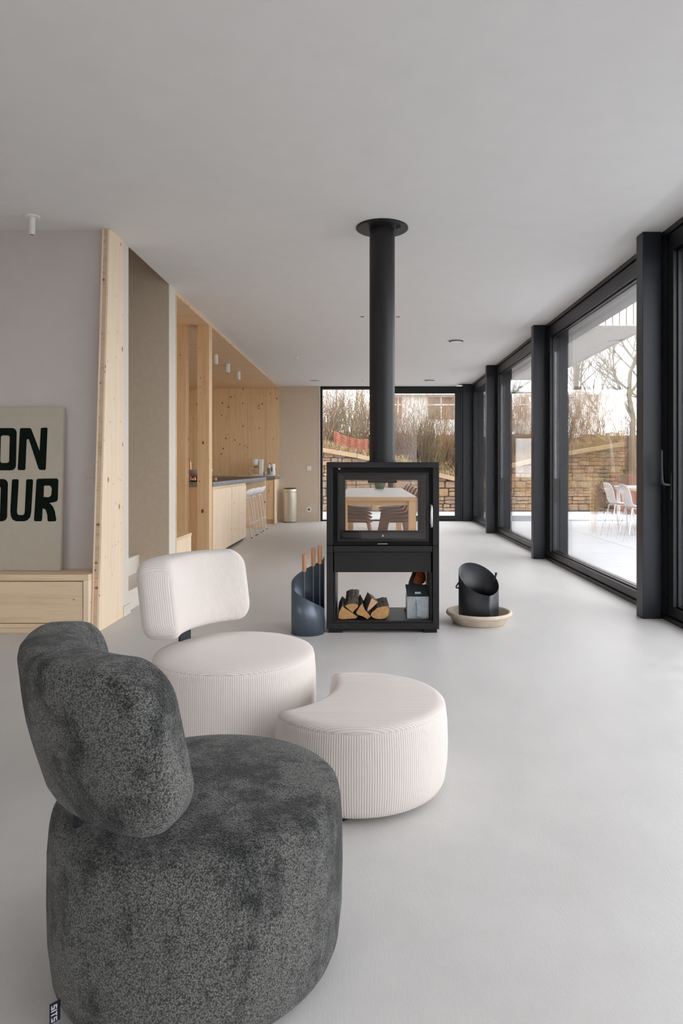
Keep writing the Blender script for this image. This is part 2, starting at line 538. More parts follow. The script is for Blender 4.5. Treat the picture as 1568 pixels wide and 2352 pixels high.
# white wall with the painting, pale strip, stairwell, kitchen alcove
S('wall_left', 'grey-white plaster wall behind the leaning painting', 'white_wall', -4.6, -1.845, 4.80, 5.02, 0, H)
w = struct('wall_stair_near', 'pale narrow plaster wall end between wood panel and stair')
B('wall_body', 'strip', -4.0, XL, 5.02, 5.16, 0, 4.6, w)
S('wall_stair_far', 'brown-grey plaster wall at the far side of the stairwell', 'taupe', -4.0, XL - 0.004, 6.22, 6.40, 0, 4.6)
S('trim_1', 'pale plaster wall end beside the wood kitchen alcove', 'strip', XL - 0.004, XL, 6.22, 6.43, 0, H)
S('wall_stair_end', 'plaster wall closing the stairwell at its top end', 'taupe', -4.2, -4.0, 4.8, 6.43, 0, 4.6)
S('ceiling_stair', 'plaster ceiling high above the stairwell', 'ceiling', -4.2, XL, 4.8, 6.43, 4.6, 4.8)
S('wall_stair_upper', 'plaster wall above the room ceiling over the stairwell', 'taupe', XL, XL + 0.1, 4.8, 6.43, H + 0.35, 4.6)
S('baseboard_left', 'low pale baseboard under the narrow wall end', 'strip', XL, XL + 0.012, 5.03, 5.17, 0, 0.075)
st = struct('stair', 'pale cement stair rising to the left behind the wood panel')
for k in range(7):
    x1 = XL - 0.02 - 0.25 * k
    B('step', 'strip', -3.99, x1, 5.161, 6.219, 0.155 * k, 0.155 * (k + 1), st, bevel=0.003)

# slanted cross laminated wood panel
pn = struct('trim_2', 'tall spruce panel end with slanted edge beside the painting wall')
for x0, x1, mt in ((-1.845, -1.833, 'spruce'), (-1.833, -1.806, 'end_grain'), (-1.806, -1.794, 'spruce')):
    MB().prism([(4.57, 0), (5.03, 0), (5.03, H - 0.004), (4.765, H - 0.004)], 'x', x0, x1).build('ply', mt, pn)

# kitchen alcove
KX = -4.0
S('wall_kitchen_left', 'pine wall at the far left of the kitchen alcove', 'kitchen_wood', KX - 0.15, KX, 6.40, 14.2, 0, 2.77)
kb = struct('wall_kitchen', 'knotty pine board wall at the back of the kitchen alcove')
B('wall_core', 'kitchen_wood', KX, XL - 0.002, YB + 0.02, YB + 0.16, 0, 2.77, kb)
xs = [KX, -3.55, -3.15, -2.82, -2.44, -2.06, XL]
for a, b in zip(xs, xs[1:]):
    B('board', 'kitchen_wood', a + 0.0015, b - 0.0015, YB - 0.002, YB + 0.02, 0, 2.728, kb, bevel=0.0015)
kc = struct('ceiling_kitchen', 'pine panel ceiling of the kitchen alcove')
B('panel', 'kitchen_soffit', KX, XL, 6.43, 7.80, 2.728, 2.80, kc)
B('panel', 'kitchen_soffit', KX, XL, 7.803, YB + 0.16, 2.731, 2.80, kc)
S('trim_3', 'thin pine edge board at the near side of the alcove', 'kitchen_wood', XL - 0.012, XL + 0.004, 6.43, 6.455, 0, 2.728)
S('trim_4', 'near pine post of the kitchen alcove standing at its front edge', 'post_wood', -1.937, XL, 7.80, 7.95, 0, 2.728, bevel=0.002)
S('trim_5', 'inner pine post of the kitchen alcove beside the low box seat', 'post_wood', -2.168, -2.068, 7.80, 7.94, 0, 2.728, bevel=0.002)
S('wall_kitchen_near', 'pine lined near end wall of the kitchen alcove', 'kitchen_wood', KX, XL - 0.012, 6.40, 6.43, 0, 2.728)

# back wall
S('wall_back', 'taupe plaster wall between kitchen alcove and end window', 'taupe', XL - 0.002, -0.965, YB, YB + 0.18, 0, H)
S('baseboard_back', 'low taupe baseboard along the back wall', 'taupe', XL, -0.975, YB - 0.01, YB, 0, 0.05)
S('trim_6', 'thin white reveal at the left of the end window', 'white_matt', -0.975, -0.955, YB - 0.006, YB + 0.02, 0, H)
S('wall_side', 'plaster wall of the living room far left of the camera', 'white_wall', -4.8, -4.6, -3.2, 4.8, 0, H)

# rear wall behind the camera with a garden window
rw = struct('wall_rear', 'plaster wall behind the camera beside a garden window')
B('wall_piece', 'white_wall', -2.3, 2.6, -3.2, -3.0, 0, H + 0.05, rw)
B('wall_piece', 'white_wall', -4.6, -2.3, -3.2, -3.0, 2.5, H, rw)

def frame_x(parent, y0, y1, xin, handle=None, name='sash'):
    """sash of a window in the right-hand glass front (runs along Y)"""
    d = 0.17
    B('frame_head', 'frame', xin, xin + d + 0.05, y0, y1, 2.775, HS, parent, bevel=0.002)
    B('frame_sill', 'frame', xin - 0.004, xin + d + 0.05, y0, y1, 0.0, 0.035, parent, bevel=0.002)
    B('frame_jamb', 'frame', xin + 0.01, xin + d + 0.05, y0, y0 + 0.035, 0.035, 2.775, parent)
    B('frame_jamb', 'frame', xin + 0.01, xin + d + 0.05, y1 - 0.035, y1, 0.035, 2.775, parent)
    a, b = y0 + 0.04, y1 - 0.04
    x0, x1 = xin + 0.012, xin + 0.105
    sa = B('top_rail', 'frame', x0, x1, a, b, 2.645, 2.768, parent, bevel=0.003)
    B('bottom_rail', 'frame', x0, x1, a, b, 0.042, 0.105, parent, bevel=0.003)
    st1 = B('stile', 'frame', x0, x1, a, a + 0.085, 0.105, 2.645, parent, bevel=0.003)
    st2 = B('stile', 'frame', x0, x1, b - 0.085, b, 0.105, 2.645, parent, bevel=0.003)
    # stepped glazing beads and outer reveal
    B('glazing_bead', 'frame', x0 + 0.03, x1 + 0.02, a + 0.085, a + 0.10, 0.105, 2.645, parent)
    B('glazing_bead', 'frame', x0 + 0.03, x1 + 0.02, b - 0.10, b - 0.085, 0.105, 2.645, parent)
    B('glazing_bead', 'frame', x0 + 0.03, x1 + 0.02, a + 0.085, b - 0.085, 0.105, 0.118, parent)
    B('glazing_bead', 'frame', x0 + 0.03, x1 + 0.02, a + 0.085, b - 0.085, 2.630, 2.645, parent)
    B('outer_reveal', 'frame', x1 + 0.02, x1 + 0.11, b - 0.115, b + 0.02, 0.036, 2.74, parent)
    B('outer_reveal', 'frame', x1 + 0.02, x1 + 0.11, a - 0.02, a + 0.115, 0.036, 2.74, parent)
    B('glass_pane', 'glass', x0 + 0.05, x0 + 0.074, a + 0.10, b - 0.10, 0.118, 2.63, parent)
    return st2

cols = [4.962, 8.21, 11.42]
names = [('window_1', -1.43, 1.68, 'tall glazed bay beside and behind the camera'),
         ('window_2', 1.80, 4.955, 'nearest sliding glass bay with an upright lever handle'),
         ('window_3', 5.085, 8.205, 'large glass bay between the two nearest dark columns'),
         ('window_4', 8.335, 11.415, 'glass bay between the middle and the far dark column'),
         ('window_5', 11.545, 13.99, 'last narrow looking glass bay before the corner column')]
wins = {}
for nm, a, b, lb in names:
    e = struct(nm, lb)
    frame_x(e, a, b, XW)
    wins[nm] = e
h = MB().tube([(XW + 0.012, 4.86, 0.975), (XW - 0.035, 4.86, 0.978), (XW - 0.052, 4.86, 0.99), (XW - 0.056, 4.858, 1.03), (XW - 0.06, 4.855, 1.13), (XW - 0.06, 4.853, 1.225)],
              [0.011, 0.011, 0.011, 0.010, 0.009, 0.007], 10)
h.build('lever_handle', 'anthracite', wins['window_2'], smooth=60)
B('handle_plate', 'frame', XW + 0.002, XW + 0.013, 4.845, 4.875, 0.87, 1.06, wins['window_2'], bevel=0.003)

for nm, y, lb in (('trim_7', 4.962, 'nearest dark steel column at the right edge'), ('trim_8', 8.21, 'middle dark steel column of the glass front'),
                  ('trim_9', 11.42, 'far slim looking dark steel column of the glass front'), ('trim_14', 1.70, 'dark steel column beside the camera')):
    S(nm, lb, 'anthracite', 2.005, 2.140, y, y + 0.118, 0, HS, bevel=0.003)
S('trim_10', 'dark steel corner column where both glass fronts meet', 'anthracite', 1.972, 2.20, 14.0, 14.2, 0, HS, bevel=0.003)
for nm, y, lb in (('trim_11', 4.962, 'black strip standing in for the shadow gap behind the nearest column'), ('trim_12', 8.21, 'black strip standing in for the shadow gap behind the middle column'),
                  ('trim_13', 11.42, 'black strip standing in for the shadow gap behind the far column')):
    S(nm, lb, 'frame', 2.150, 2.34, y - 0.005, y + 0.123, 0, HS)  # solid black strips stand in for the shaded gap between column and frame
S('trim_15', 'black lintel strip above the right glass front', 'frame', 2.34, 2.6, -3.2, 14.4, 2.70, HS)

# end window towards the stone wall
e = struct('window_6', 'wide end window with fixed pane and sliding door before the stone wall')
y0, y1 = YB + 0.005, YB + 0.16
x0, x1, xm = -0.955, 1.968, 0.49
B('frame_head', 'frame', x0, x1, y0, y1, 2.715, H, e, bevel=0.002)
B('frame_sill', 'frame', x0, x1, y0, y1, 0, 0.025, e, bevel=0.002)
B('frame_jamb', 'frame', x0, x0 + 0.045, y0, y1, 0.025, 2.715, e, bevel=0.002)
B('frame_jamb', 'frame', x1 - 0.04, x1, y0, y1, 0.025, 2.715, e, bevel=0.002)
B('glass_pane', 'glass', x0 + 0.045, xm, YB + 0.10, YB + 0.124, 0.025, 2.715, e)
B('fixed_stile', 'frame', xm - 0.05, xm + 0.02, YB + 0.09, YB + 0.155, 0.025, 2.715, e)
a, b = xm - 0.05, x1 - 0.04
B('top_rail', 'frame', a, b, y0 + 0.01, y0 + 0.075, 2.625, 2.71, e, bevel=0.003)
B('bottom_rail', 'frame', a, b, y0 + 0.01, y0 + 0.075, 0.028, 0.11, e, bevel=0.003)
B('stile', 'frame', a, a + 0.105, y0 + 0.01, y0 + 0.075, 0.11, 2.625, e, bevel=0.003)
sl = B('stile', 'frame', b - 0.115, b, y0 + 0.01, y0 + 0.075, 0.11, 2.625, e, bevel=0.003)
B('glass_pane', 'glass', a + 0.105, b - 0.115, y0 + 0.03, y0 + 0.054, 0.11, 2.625, e)
MB().tube([(1.868, YB - 0.002, 0.95), (1.868, YB - 0.045, 0.955), (1.868, YB - 0.05, 1.0), (1.868, YB - 0.05, 1.22)], 0.011, 8).build('lever_handle', 'frame', e, smooth=60)

# rear garden window
e = struct('window_7', 'garden window in the wall behind the camera')
for a, b in ((-4.6, -4.54), (-2.36, -2.3)):
    B('stile', 'frame', a, b, -3.15, -3.05, 0, 2.5, e)
B('frame_sill', 'frame', -4.54, -2.36, -3.15, -3.05, 0, 0.06, e)
B('frame_head', 'frame', -4.54, -2.36, -3.15, -3.05, 2.44, 2.5, e)
B('glass_pane', 'glass', -4.54, -2.36, -3.11, -3.09, 0.06, 2.44, e)

# ------------------------------------------------------------------ OUTDOORS: ground, terrace, canopy
def hw(x):
    return max(0.55, min(2.2, 1.60 - 0.236 * (x + 1.1)))
def bank_z(x, y):
    t_ = max(0.0, min(1.0, (y - 17.35) / 4.0)); t_ = t_ * t_ * (3 - 2 * t_)
    n = 0.09 * math.sin(x * 3.1 + y * 1.7) + 0.07 * math.sin(x * 7.3 - y * 4.1) + 0.04 * math.sin(x * 13.7 + y * 9.1)
    return (hw(x) - 0.06) * (1 - t_) + 2.05 * t_ + n * (0.25 + 0.75 * t_)
S('floor_garden', 'winter lawn and ground around the house', 'grass', -60, 70, -60, 90, -0.5, -0.12)
m = MB()
nx, ny = 90, 50
for j in range(ny + 1):
    for i in range(nx + 1):
        x = -14 + 40 * i / nx; y = 17.3 + 14 * (j / ny) ** 1.4
        m.v.append((x, y, bank_z(x, y)))
for j in range(ny):
    for i in range(nx):
        a = j * (nx + 1) + i
        m.f.append((a, a + 1, a + nx + 2, a + nx + 1))
tag(m.build('earth_bank', 'soil', None, smooth=180), 'brown earth bank rising behind the rubble stone wall', 'earth bank', kind='structure')

tr = struct('floor_terrace', 'pale paved terrace around the glass fronts')
B('bedding', 'joint', -4.6, 13.0, 14.2, 17.2, -0.14, -0.018, tr)
B('bedding', 'joint', 2.36, 13.0, -6.0, 14.2, -0.14, -0.018, tr)
pv = None
P = 1.2
def paver(cx, cy):
    global pv
    if pv is None:
        g = 0.005
        pv = MB().box(-P / 2 + g, P / 2 - g, -P / 2 + g, P / 2 - g, 0, 0.015).build('paver', 'paver', tr, bevel=0.002, seg=1)
        o = pv
    else:
        o = pv.copy(); col.objects.link(o)
    o.location = (cx, cy, -0.02)
ys = [17.2 - P / 2 - P * k for k in range(19)]
for y in ys:
    for i in range(9):
        x = 2.42 + P / 2 + P * i
        if y - P / 2 < 14.25 or True: paver(x, y)
for y in ys[:2]:
    for i in range(6): paver(2.42 - P / 2 - P * i, y)
B('paver', 'paver', -4.6, 2.41, 14.22, 14.79, -0.02, -0.005, tr)

cn = struct('ceiling_canopy', 'pale board-clad canopy over the terrace beyond the right glass front')
CZ, CX, CY = 3.075, 3.95, 9.5
B('roof_core', 'canopy_dark', 2.62, CX - 0.02, CY + 0.03, 15.4, CZ + 0.03, CZ + 0.75, cn)
k = 0; x = 2.36
while x < CX - 0.02:
    B('fascia_board', 'canopy', x, min(x + 0.082, CX), CY, CY + 0.03, CZ, CZ + 0.8, cn)
    x += 0.097
y = CY + 0.03
while y < 15.38:
    B('soffit_slat', 'canopy', 2.36, CX, y, y + 0.074, CZ, CZ + 0.03, cn)
    y += 0.1
B('edge_board', 'canopy', CX, CX + 0.03, CY, 15.4, CZ - 0.01, CZ + 0.8, cn)
S('trim_16', 'dark post carrying the terrace canopy', 'anthracite', 3.78, 3.90, 15.2, 15.32, 0, CZ, bevel=0.003)

# rubble stone wall with individual stones
gw = struct('wall_garden', 'dry rubble stone retaining wall with sloping timber coping')
m = MB()
wx = [-9.0 + 0.5 * i for i in range(47)]
poly = [(wx[0], 0.0)] + [(wx[-1], 0.0)] + [(x, hw(x) - 0.06) for x in reversed(wx)]
m.prism([(a, b) for a, b in poly], 'y', 17.26, 17.5)
m.build('joint_earth', 'mortar', gw)
rs = random.Random(11)
stones = []
def stone_mesh(sx, sz, rnd, m, ox=0.0, oy=0.0, oz=0.0):
    n = 9
    ring = []
    for k in range(n):
        a = 2 * PI * (k + 0.5) / n
        ca, sa = math.cos(a), math.sin(a)
        p = 0.30
        ux = math.copysign(abs(ca) ** p, ca); uz = math.copysign(abs(sa) ** p, sa)
        ring.append((ux * sx / 2 * rnd.uniform(0.93, 1.03), uz * sz / 2 * rnd.uniform(0.90, 1.03)))
    s = len(m.v)
    d = rnd.uniform(0.02, 0.05)
    for sc, yy in ((1.0, 0.06), (1.0, -d * 0.4), (0.84, -d)):
        for u, w in ring:
            m.v.append((ox + u * sc, oy + yy + rnd.uniform(-0.006, 0.006), oz + w * sc))
    m.v.append((ox, oy - d - rnd.uniform(0, 0.012), oz))
    for j in range(2):
        for k in range(n):
            q = (k + 1) % n
            m.f.append((s + j * n + k, s + j * n + q, s + (j + 1) * n + q, s + (j + 1) * n + k))
    for k in range(n):
        m.f.append((s + 2 * n + k, s + 2 * n + (k + 1) % n, s + 3 * n))
    return m
z = 0.0
rest = MB()
cnt = 0
def put_stone(cx, zc, w_, h_):
    global cnt
    if -1.3 < cx < 2.35 and cnt < 290:
        stone_mesh(w_ - 0.006, h_ - 0.005, rs, MB()).build('stone', 'stone', gw, loc=(cx, 17.24, zc)); cnt += 1
    else:
        stone_mesh(w_ - 0.006, h_ - 0.005, rs, rest, cx, 17.24, zc)
while z < 2.1:
    hgt = rs.uniform(0.15, 0.22)
    x = -4.5 + rs.uniform(0, 0.1)
    while x < 9.5:
        wdt = rs.uniform(0.20, 0.42)
        cxs = x + wdt / 2
        hh = min(hgt, hw(cxs) - 0.05 - z)
        if hh > 0.07:
            k = rs.random()
            if k < 0.35 or hh < 0.11:
                put_stone(cxs, z + hh / 2, wdt, hh)
            elif k < 0.75:
                f = rs.uniform(0.35, 0.65)
                put_stone(cxs, z + hh * f / 2, wdt, hh * f)
                put_stone(cxs, z + hh * (1 + f) / 2, wdt, hh * (1 - f))
            else:
                f = rs.uniform(0.4, 0.6); g = rs.uniform(0.35, 0.65)
                put_stone(cxs, z + hh * f / 2, wdt, hh * f)
                put_stone(x + wdt * g / 2, z + hh * (1 + f) / 2, wdt * g, hh * (1 - f))
                put_stone(x + wdt * (1 + g) / 2, z + hh * (1 + f) / 2, wdt * (1 - g), hh * (1 - f))
        x += wdt
    z += hgt
tag(rest.build('more_stones', 'stone', gw), kind='stuff')
for a, b in ((-5.0, -0.25), (-0.24, 3.35)):
    MB().prism([(a, hw(a) - 0.06), (b, hw(b) - 0.06), (b, hw(b) + 0.05), (a, hw(a) + 0.05)], 'y', 17.12, 17.36).build('coping_board', 'coping', gw, bevel=0.006)
# ================================================================== SEATING
SR, SZ = 0.311, 0.37
def circle(r, n=150): return [(r * math.cos(2 * PI * k / n), r * math.sin(2 * PI * k / n)) for k in range(n)]
seat_prof = [(0.022, 0.022), (0.010, 0.03), (0.002, 0.05), (-0.006, 0.12), (-0.008, 0.20), (-0.007, 0.30), (-0.003, 0.35), (0.0, 0.366), (0.0025, 0.3685),
             (0.0015, 0.371), (0.006, 0.376), (0.018, 0.3815), (0.04, 0.387), (0.08, 0.392), (0.14, 0.396), (0.22, 0.398), (0.29, 0.399)]
seat_seam = 8

def pad_mesh(m, half=0.30, hh=0.147, cr=0.085, T=0.125, bend=0.36, zc=0.595, rad=0.27, lean=0.13):
    """upholstered backrest, chair looks towards +Y, backrest at -Y; bends round the seat"""
    out = []
    def arc(cx, cz, a0):
        for k in range(11):
            a = a0 + PI / 2 * k / 10
            out.append((cx + cr * math.cos(a), cz + cr * math.sin(a)))
    def seg(p, q):
        n = max(2, int(math.hypot(q[0] - p[0], q[1] - p[1]) / 0.012))
        for k in range(1, n): out.append((p[0] + (q[0] - p[0]) * k / n, p[1] + (q[1] - p[1]) * k / n))
    a, h = half, hh
    arc(a - cr, h - cr, 0); seg((a - cr, h), (-a + cr, h))
    arc(-a + cr, h - cr, PI / 2); seg((-a, h - cr), (-a, -h + cr))
    arc(-a + cr, -h + cr, PI); seg((-a + cr, -h), (a - cr, -h))
    arc(a - cr, -h + cr, 1.5 * PI); seg((a, -h + cr), (a, h - cr))
    n = len(out)
    def inset(i, d):
        x, z = out[i]
        cx = max(-(a - cr), min(a - cr, x)); cz = max(-(h - cr), min(h - cr, z))
        v = Vector((x - cx, z - cz)); L = v.length
        return (x - v.x / L * d, z - v.y / L * d)
    def spine(i): return (max(-(a - h), min(a - h, out[i][0])), 0.0)
    rings = []
    t2 = T / 2
    for f, t_ in ((1.0, -t2 - 0.006), (0.75, -t2 - 0.005), (0.5, -t2 - 0.003), (0.25, -t2), ):
        rings.append(('l', f, t_))
    rings += [('i', 0.036, -t2 + 0.003), ('i', 0.020, -t2 + 0.009), ('i', 0.008, -t2 + 0.021), ('i', 0.002, -t2 + 0.038), ('i', 0.0, 0.0), ('i', 0.0, t2 - 0.03),
              ('i', 0.003, t2 - 0.014), ('i', 0.010, t2 - 0.005), ('i', 0.022, t2)]
    for f, t_ in ((0.25, t2 + 0.006), (0.5, t2 + 0.009), (0.75, t2 + 0.010), (1.0, t2 + 0.011)):
        rings.append(('l', f, t_))
    s = len(m.v); m.uv = m.uv or []
    flat = []
    for kind, f, t_ in rings:
        for i in range(n):
            if kind == 'i': x, z = inset(i, f)
            else:
                p = inset(i, 0.04 if t_ < 0 else 0.022); q = spine(i)
                x, z = p[0] + (q[0] - p[0]) * f, p[1] + (q[1] - p[1]) * f
            flat.append((x, z, t_))
            # t_>0 is the inner side, towards the seat centre
            ang = x / bend
            rr = bend - t_
            X = rr * math.sin(ang); Y = bend - rr * math.cos(ang) - rad
            Y -= lean * z
            m.v.append((X, Y, zc + z))
    for j in range(len(rings) - 1):
        for i in range(n):
            k = (i + 1) % n
            q = (j * n + i, j * n + k, (j + 1) * n + k, (j + 1) * n + i)
            m.f.append(tuple(s + x for x in q))
            for x in q:
                m.uv.append((flat[x][0] + flat[x][2] * (1 if abs(flat[x][0]) > a - 0.01 else 0), flat[x][1]))
    return m

def lounge_chair(name, label, mat, loc, facing, top_rot, pad_kw={}):
    """facing: world angle the sitter looks"""
    rz = facing - PI / 2
    t_ = thing(name, label, 'armchair', loc, rz)
    m = MB()
    ca, sa = math.cos(top_rot - rz), math.sin(top_rot - rz)
    loft(m, circle(SR), seat_prof, seat_seam, lambda p: p[0] * ca + p[1] * sa)
    m.build('seat', mat, t_, smooth=60)
    MB().lathe([(0.26, 0.0), (0.265, 0.004), (0.265, 0.018), (0.27, 0.024)], 48).build('base', 'black_rubber', t_, smooth=40)
    m = MB(); pad_mesh(m, **pad_kw)
    m.build('backrest', mat, t_, smooth=180)
    y = -pad_kw.get('rad', 0.27) + 0.005
    MB().box(-0.032, 0.032, y - 0.006, y + 0.006, 0.385, 0.50).build('support_bar', 'anthracite', t_, bevel=0.003)
    return t_

white = lounge_chair('lounge_chair', 'cream corduroy round lounge chair with a curved backrest', 'corduroy', (-0.5205, 2.70, 0), R(-28), R(90), dict(rad=0.268, T=0.135, cr=0.075, hh=0.149, lean=0.15))
grey = lounge_chair('lounge_chair', 'charcoal teddy fabric round lounge chair seen from behind in the foreground', 'teddy', (-0.3736, 1.546, 0), R(37), R(90), dict(rad=0.282, hh=0.160, T=0.135, zc=0.588, lean=0.20))

# woven label sewn to the charcoal seat
lb = MB()
ang = R(224) - grey.rotation_euler.z
def tagp(u, z, off=0.0):   # u along outward direction, z up
    rr = 0.3165 + u
    ox, oy = math.cos(ang), math.sin(ang); tx, ty = -oy, ox
    return (ox * rr + tx * off, oy * rr + ty * off, z)
z0, z1 = 0.026, 0.064
tg = MB()
tg.v = [tagp(-0.006, z0, -0.001), tagp(0.014, z0, -0.001), tagp(0.014, z1, -0.001), tagp(-0.006, z1, -0.001),
        tagp(-0.006, z0, 0.001), tagp(0.014, z0, 0.001), tagp(0.014, z1, 0.001), tagp(-0.006, z1, 0.001)]
tg.f = [(0, 1, 2, 3), (7, 6, 5, 4), (0, 4, 5, 1), (1, 5, 6, 2), (2, 6, 7, 3), (3, 7, 4, 0)]
tg = tg.build('woven_label', 'navy', grey)
# lettering S I T S, read from top to bottom (letters turned a quarter to the right)
L5 = {'S': ['111', '100', '111', '001', '111'], 'I': ['1', '1', '1', '1', '1'], 'T': ['111', '010', '010', '010', '010']}
cell = 0.0026
cur = z1 - 0.004
for side in (0.0016,):
    cur = z1 - 0.004
    lt = MB()
    for ch in 'SITS':
        g = L5[ch]
        for r_, row in enumerate(g):
            for c_, bit in enumerate(row):
                if bit == '1':
                    u = 0.0115 - (4 - r_) * cell * 0.86; zz = cur - c_ * cell
                    s = len(lt.v)
                    lt.v += [tagp(u, zz, side), tagp(u - cell * 0.86, zz, side), tagp(u - cell * 0.86, zz - cell, side), tagp(u, zz - cell, side)]
                    lt.f.append((s, s + 1, s + 2, s + 3))
        cur -= (len(g[0]) + 0.7) * cell
    lt.build('lettering', 'white_matt', tg)

# crescent ottoman
def crescent():
    c1, r1 = Vector((0, 0)), 0.303
    c2, r2 = Vector((-0.415, 0.155)), 0.325
    pts = []
    n = 720
    for k in range(n):
        a = 2 * PI * k / n
        p = Vector((r1 * math.cos(a), r1 * math.sin(a)))
        d = p - c2
        if d.length < r2: p = None
        pts.append(p)
    # rotate the list so that it begins right after the bite
    i0 = next(i for i in range(n) if pts[i] is not None and pts[i - 1] is None)
    outer = []
    for k in range(n):
        p = pts[(i0 + k) % n]
        if p is None: break
        outer.append(p)
    a0 = math.atan2(outer[-1].y - c2.y, outer[-1].x - c2.x); a1 = math.atan2(outer[0].y - c2.y, outer[0].x - c2.x)
    # inner arc goes from the end of the outer arc back to its start through the inside
    inner = []
    for k in range(1, 120):
        a = a0 + (a1 - a0) * k / 120
        inner.append(Vector((c2.x + r2 * math.cos(a), c2.y + r2 * math.sin(a))))
    poly = outer + inner
    # uniform resample
    def resample(poly, n):
        L = [0.0]
        for i in range(len(poly)): L.append(L[-1] + (poly[(i + 1) % len(poly)] - poly[i]).length)
        out = []; j = 0
        for k in range(n):
            t_ = L[-1] * k / n
            while L[j + 1] < t_: j += 1
            f = (t_ - L[j]) / max(1e-9, L[j + 1] - L[j])
            out.append(poly[j].lerp(poly[(j + 1) % len(poly)], f))
        return out
    poly = resample(poly, 320)
    for _ in range(14):
        poly = [(poly[i - 1] + poly[i] * 2 + poly[(i + 1) % 320]) / 4 for i in range(320)]
    poly = resample(poly, 260)
    return [(p.x, p.y) for p in poly]
OZ = 0.285
op = [(0.022, 0.020), (0.010, 0.027), (0.002, 0.045), (-0.006, 0.10), (-0.008, 0.16), (-0.006, 0.23), (-0.002, 0.268), (0.0, OZ - 0.003), (0.0025, OZ),
      (0.0015, OZ + 0.003), (0.006, OZ + 0.009), (0.014, OZ + 0.0145), (0.024, OZ + 0.018), (0.034, OZ + 0.0195)]
ot = thing('ottoman', 'cream corduroy crescent-shaped ottoman beside the cream chair', 'ottoman', (-0.03, 2.38, 0))
m = MB()
co = crescent()
loft(m, co, op, 8, lambda p: p[1], fan=False)
m.build('cushion', 'corduroy', ot, smooth=60)
for fx, fy in ((0.20, -0.06), (-0.10, -0.21), (0.02, 0.22), (0.19, 0.10), (-0.05, -0.24)):
    MB().lathe([(0.02, 0), (0.02, 0.022)], 16, (fx, fy)).build('foot', 'black_rubber', ot, smooth=40)

# ================================================================== STOVE
SX, SY = 0.107, 4.751
sv = thing('wood_stove', 'tall black see-through wood stove with flue pipe to the ceiling', 'stove', (SX, SY, 0))
X0, X1, Y0, Y1 = -0.3745, 0.3745, -0.21, 0.21
def SB(name, mat, x0, x1, y0, y1, z0, z1, parent=None, bevel=0.002): 
    return MB().box(x0, x1, y0, y1, z0, z1).build(name, mat, parent or sv, bevel=bevel)
for s in (-1, 1):
    a, b = (X0, X0 + 0.042) if s < 0 else (X1 - 0.042, X1)
    SB('side_panel', 'stove', a, b, Y0, Y1, 0.582, 1.099)
    SB('lower_side_panel', 'stove', a, b, Y0, Y1, 0.066, 0.579)
SB('top_panel', 'stove', X0, X1, Y0, Y1, 1.099, 1.137)
SB('bottom_beam', 'stove', X0, X1, Y0, Y1, 0.024, 0.066)
for fx in (-0.315, 0.315):
    for fy in (-0.17, 0.17):
        SB('foot', 'soot', fx - 0.046, fx + 0.046, fy - 0.035, fy + 0.035, 0.0, 0.024)
# firebox: surround plates front and back with openings, inner walls
fi = 0.332
def ring(y0, y1, xo0, xo1, zo0, zo1, xi0, xi1, zi0, zi1):
    m = MB()
    m.poly([(xo0, zo0), (xo1, zo0), (xo1, zo1), (xo0, zo1)], [[(xi0, zi0), (xi1, zi0), (xi1, zi1), (xi0, zi1)]], 'y', y0, y1)
    return m
ring(-0.185, -0.17, -fi, fi, 0.582, 1.099, -0.268, 0.268, 0.632, 1.042).build('front_surround', 'soot', sv)
ring(0.165, 0.18, -fi, fi, 0.582, 1.099, -0.262, 0.262, 0.645, 1.010).build('rear_surround', 'soot', sv)
fb = MB()
fb.box(-0.30, -0.285, -0.168, 0.163, 0.60, 1.07).box(0.285, 0.30, -0.168, 0.163, 0.60, 1.07).box(-0.285, 0.285, -0.168, 0.163, 0.60, 0.632).box(-0.285, 0.285, -0.168, 0.163, 1.05, 1.07)
fb.build('firebox', 'soot', sv)
SB('baffle_plate', 'soot', -0.10, 0.10, -0.08, 0.08, 0.995, 1.012)
dr = ring(-0.208, -0.188, -0.303, 0.305, 0.608, 1.067, -0.288, 0.290, 0.623, 1.052).build('door', 'stove', sv, bevel=0.002)
MB().box(-0.287, 0.289, -0.202, -0.198, 0.624, 1.051).build('door_glass', 'stove_glass', dr)
MB().tube([(0.322, -0.206, 0.705), (0.322, -0.238, 0.712), (0.320, -0.243, 0.74), (0.320, -0.243, 0.82), (0.320, -0.236, 0.846), (0.318, -0.21, 0.852)], [0.009, 0.009, 0.010, 0.009, 0.008, 0.007], 10).build('handle', 'steel', dr, smooth=60)
MB().box(-0.006, 0.006, -0.2045, -0.203, 0.640, 0.652).build('maker_plate', 'steel', dr)
ring(0.185, 0.203, -0.303, 0.303, 0.608, 1.067, -0.262, 0.262, 0.645, 1.010).build('rear_door', 'stove', sv, bevel=0.002)
MB().box(-0.262, 0.262, 0.190, 0.194, 0.645, 1.010).build('rear_glass', 'stove_glass', sv)
SB('air_lever', 'steel', -0.035, 0.030, -0.216, -0.208, 0.590, 0.596)
SB('warning_tag', 'white_matt', -0.298, -0.283, -0.190, -0.186, 1.088, 1.096)
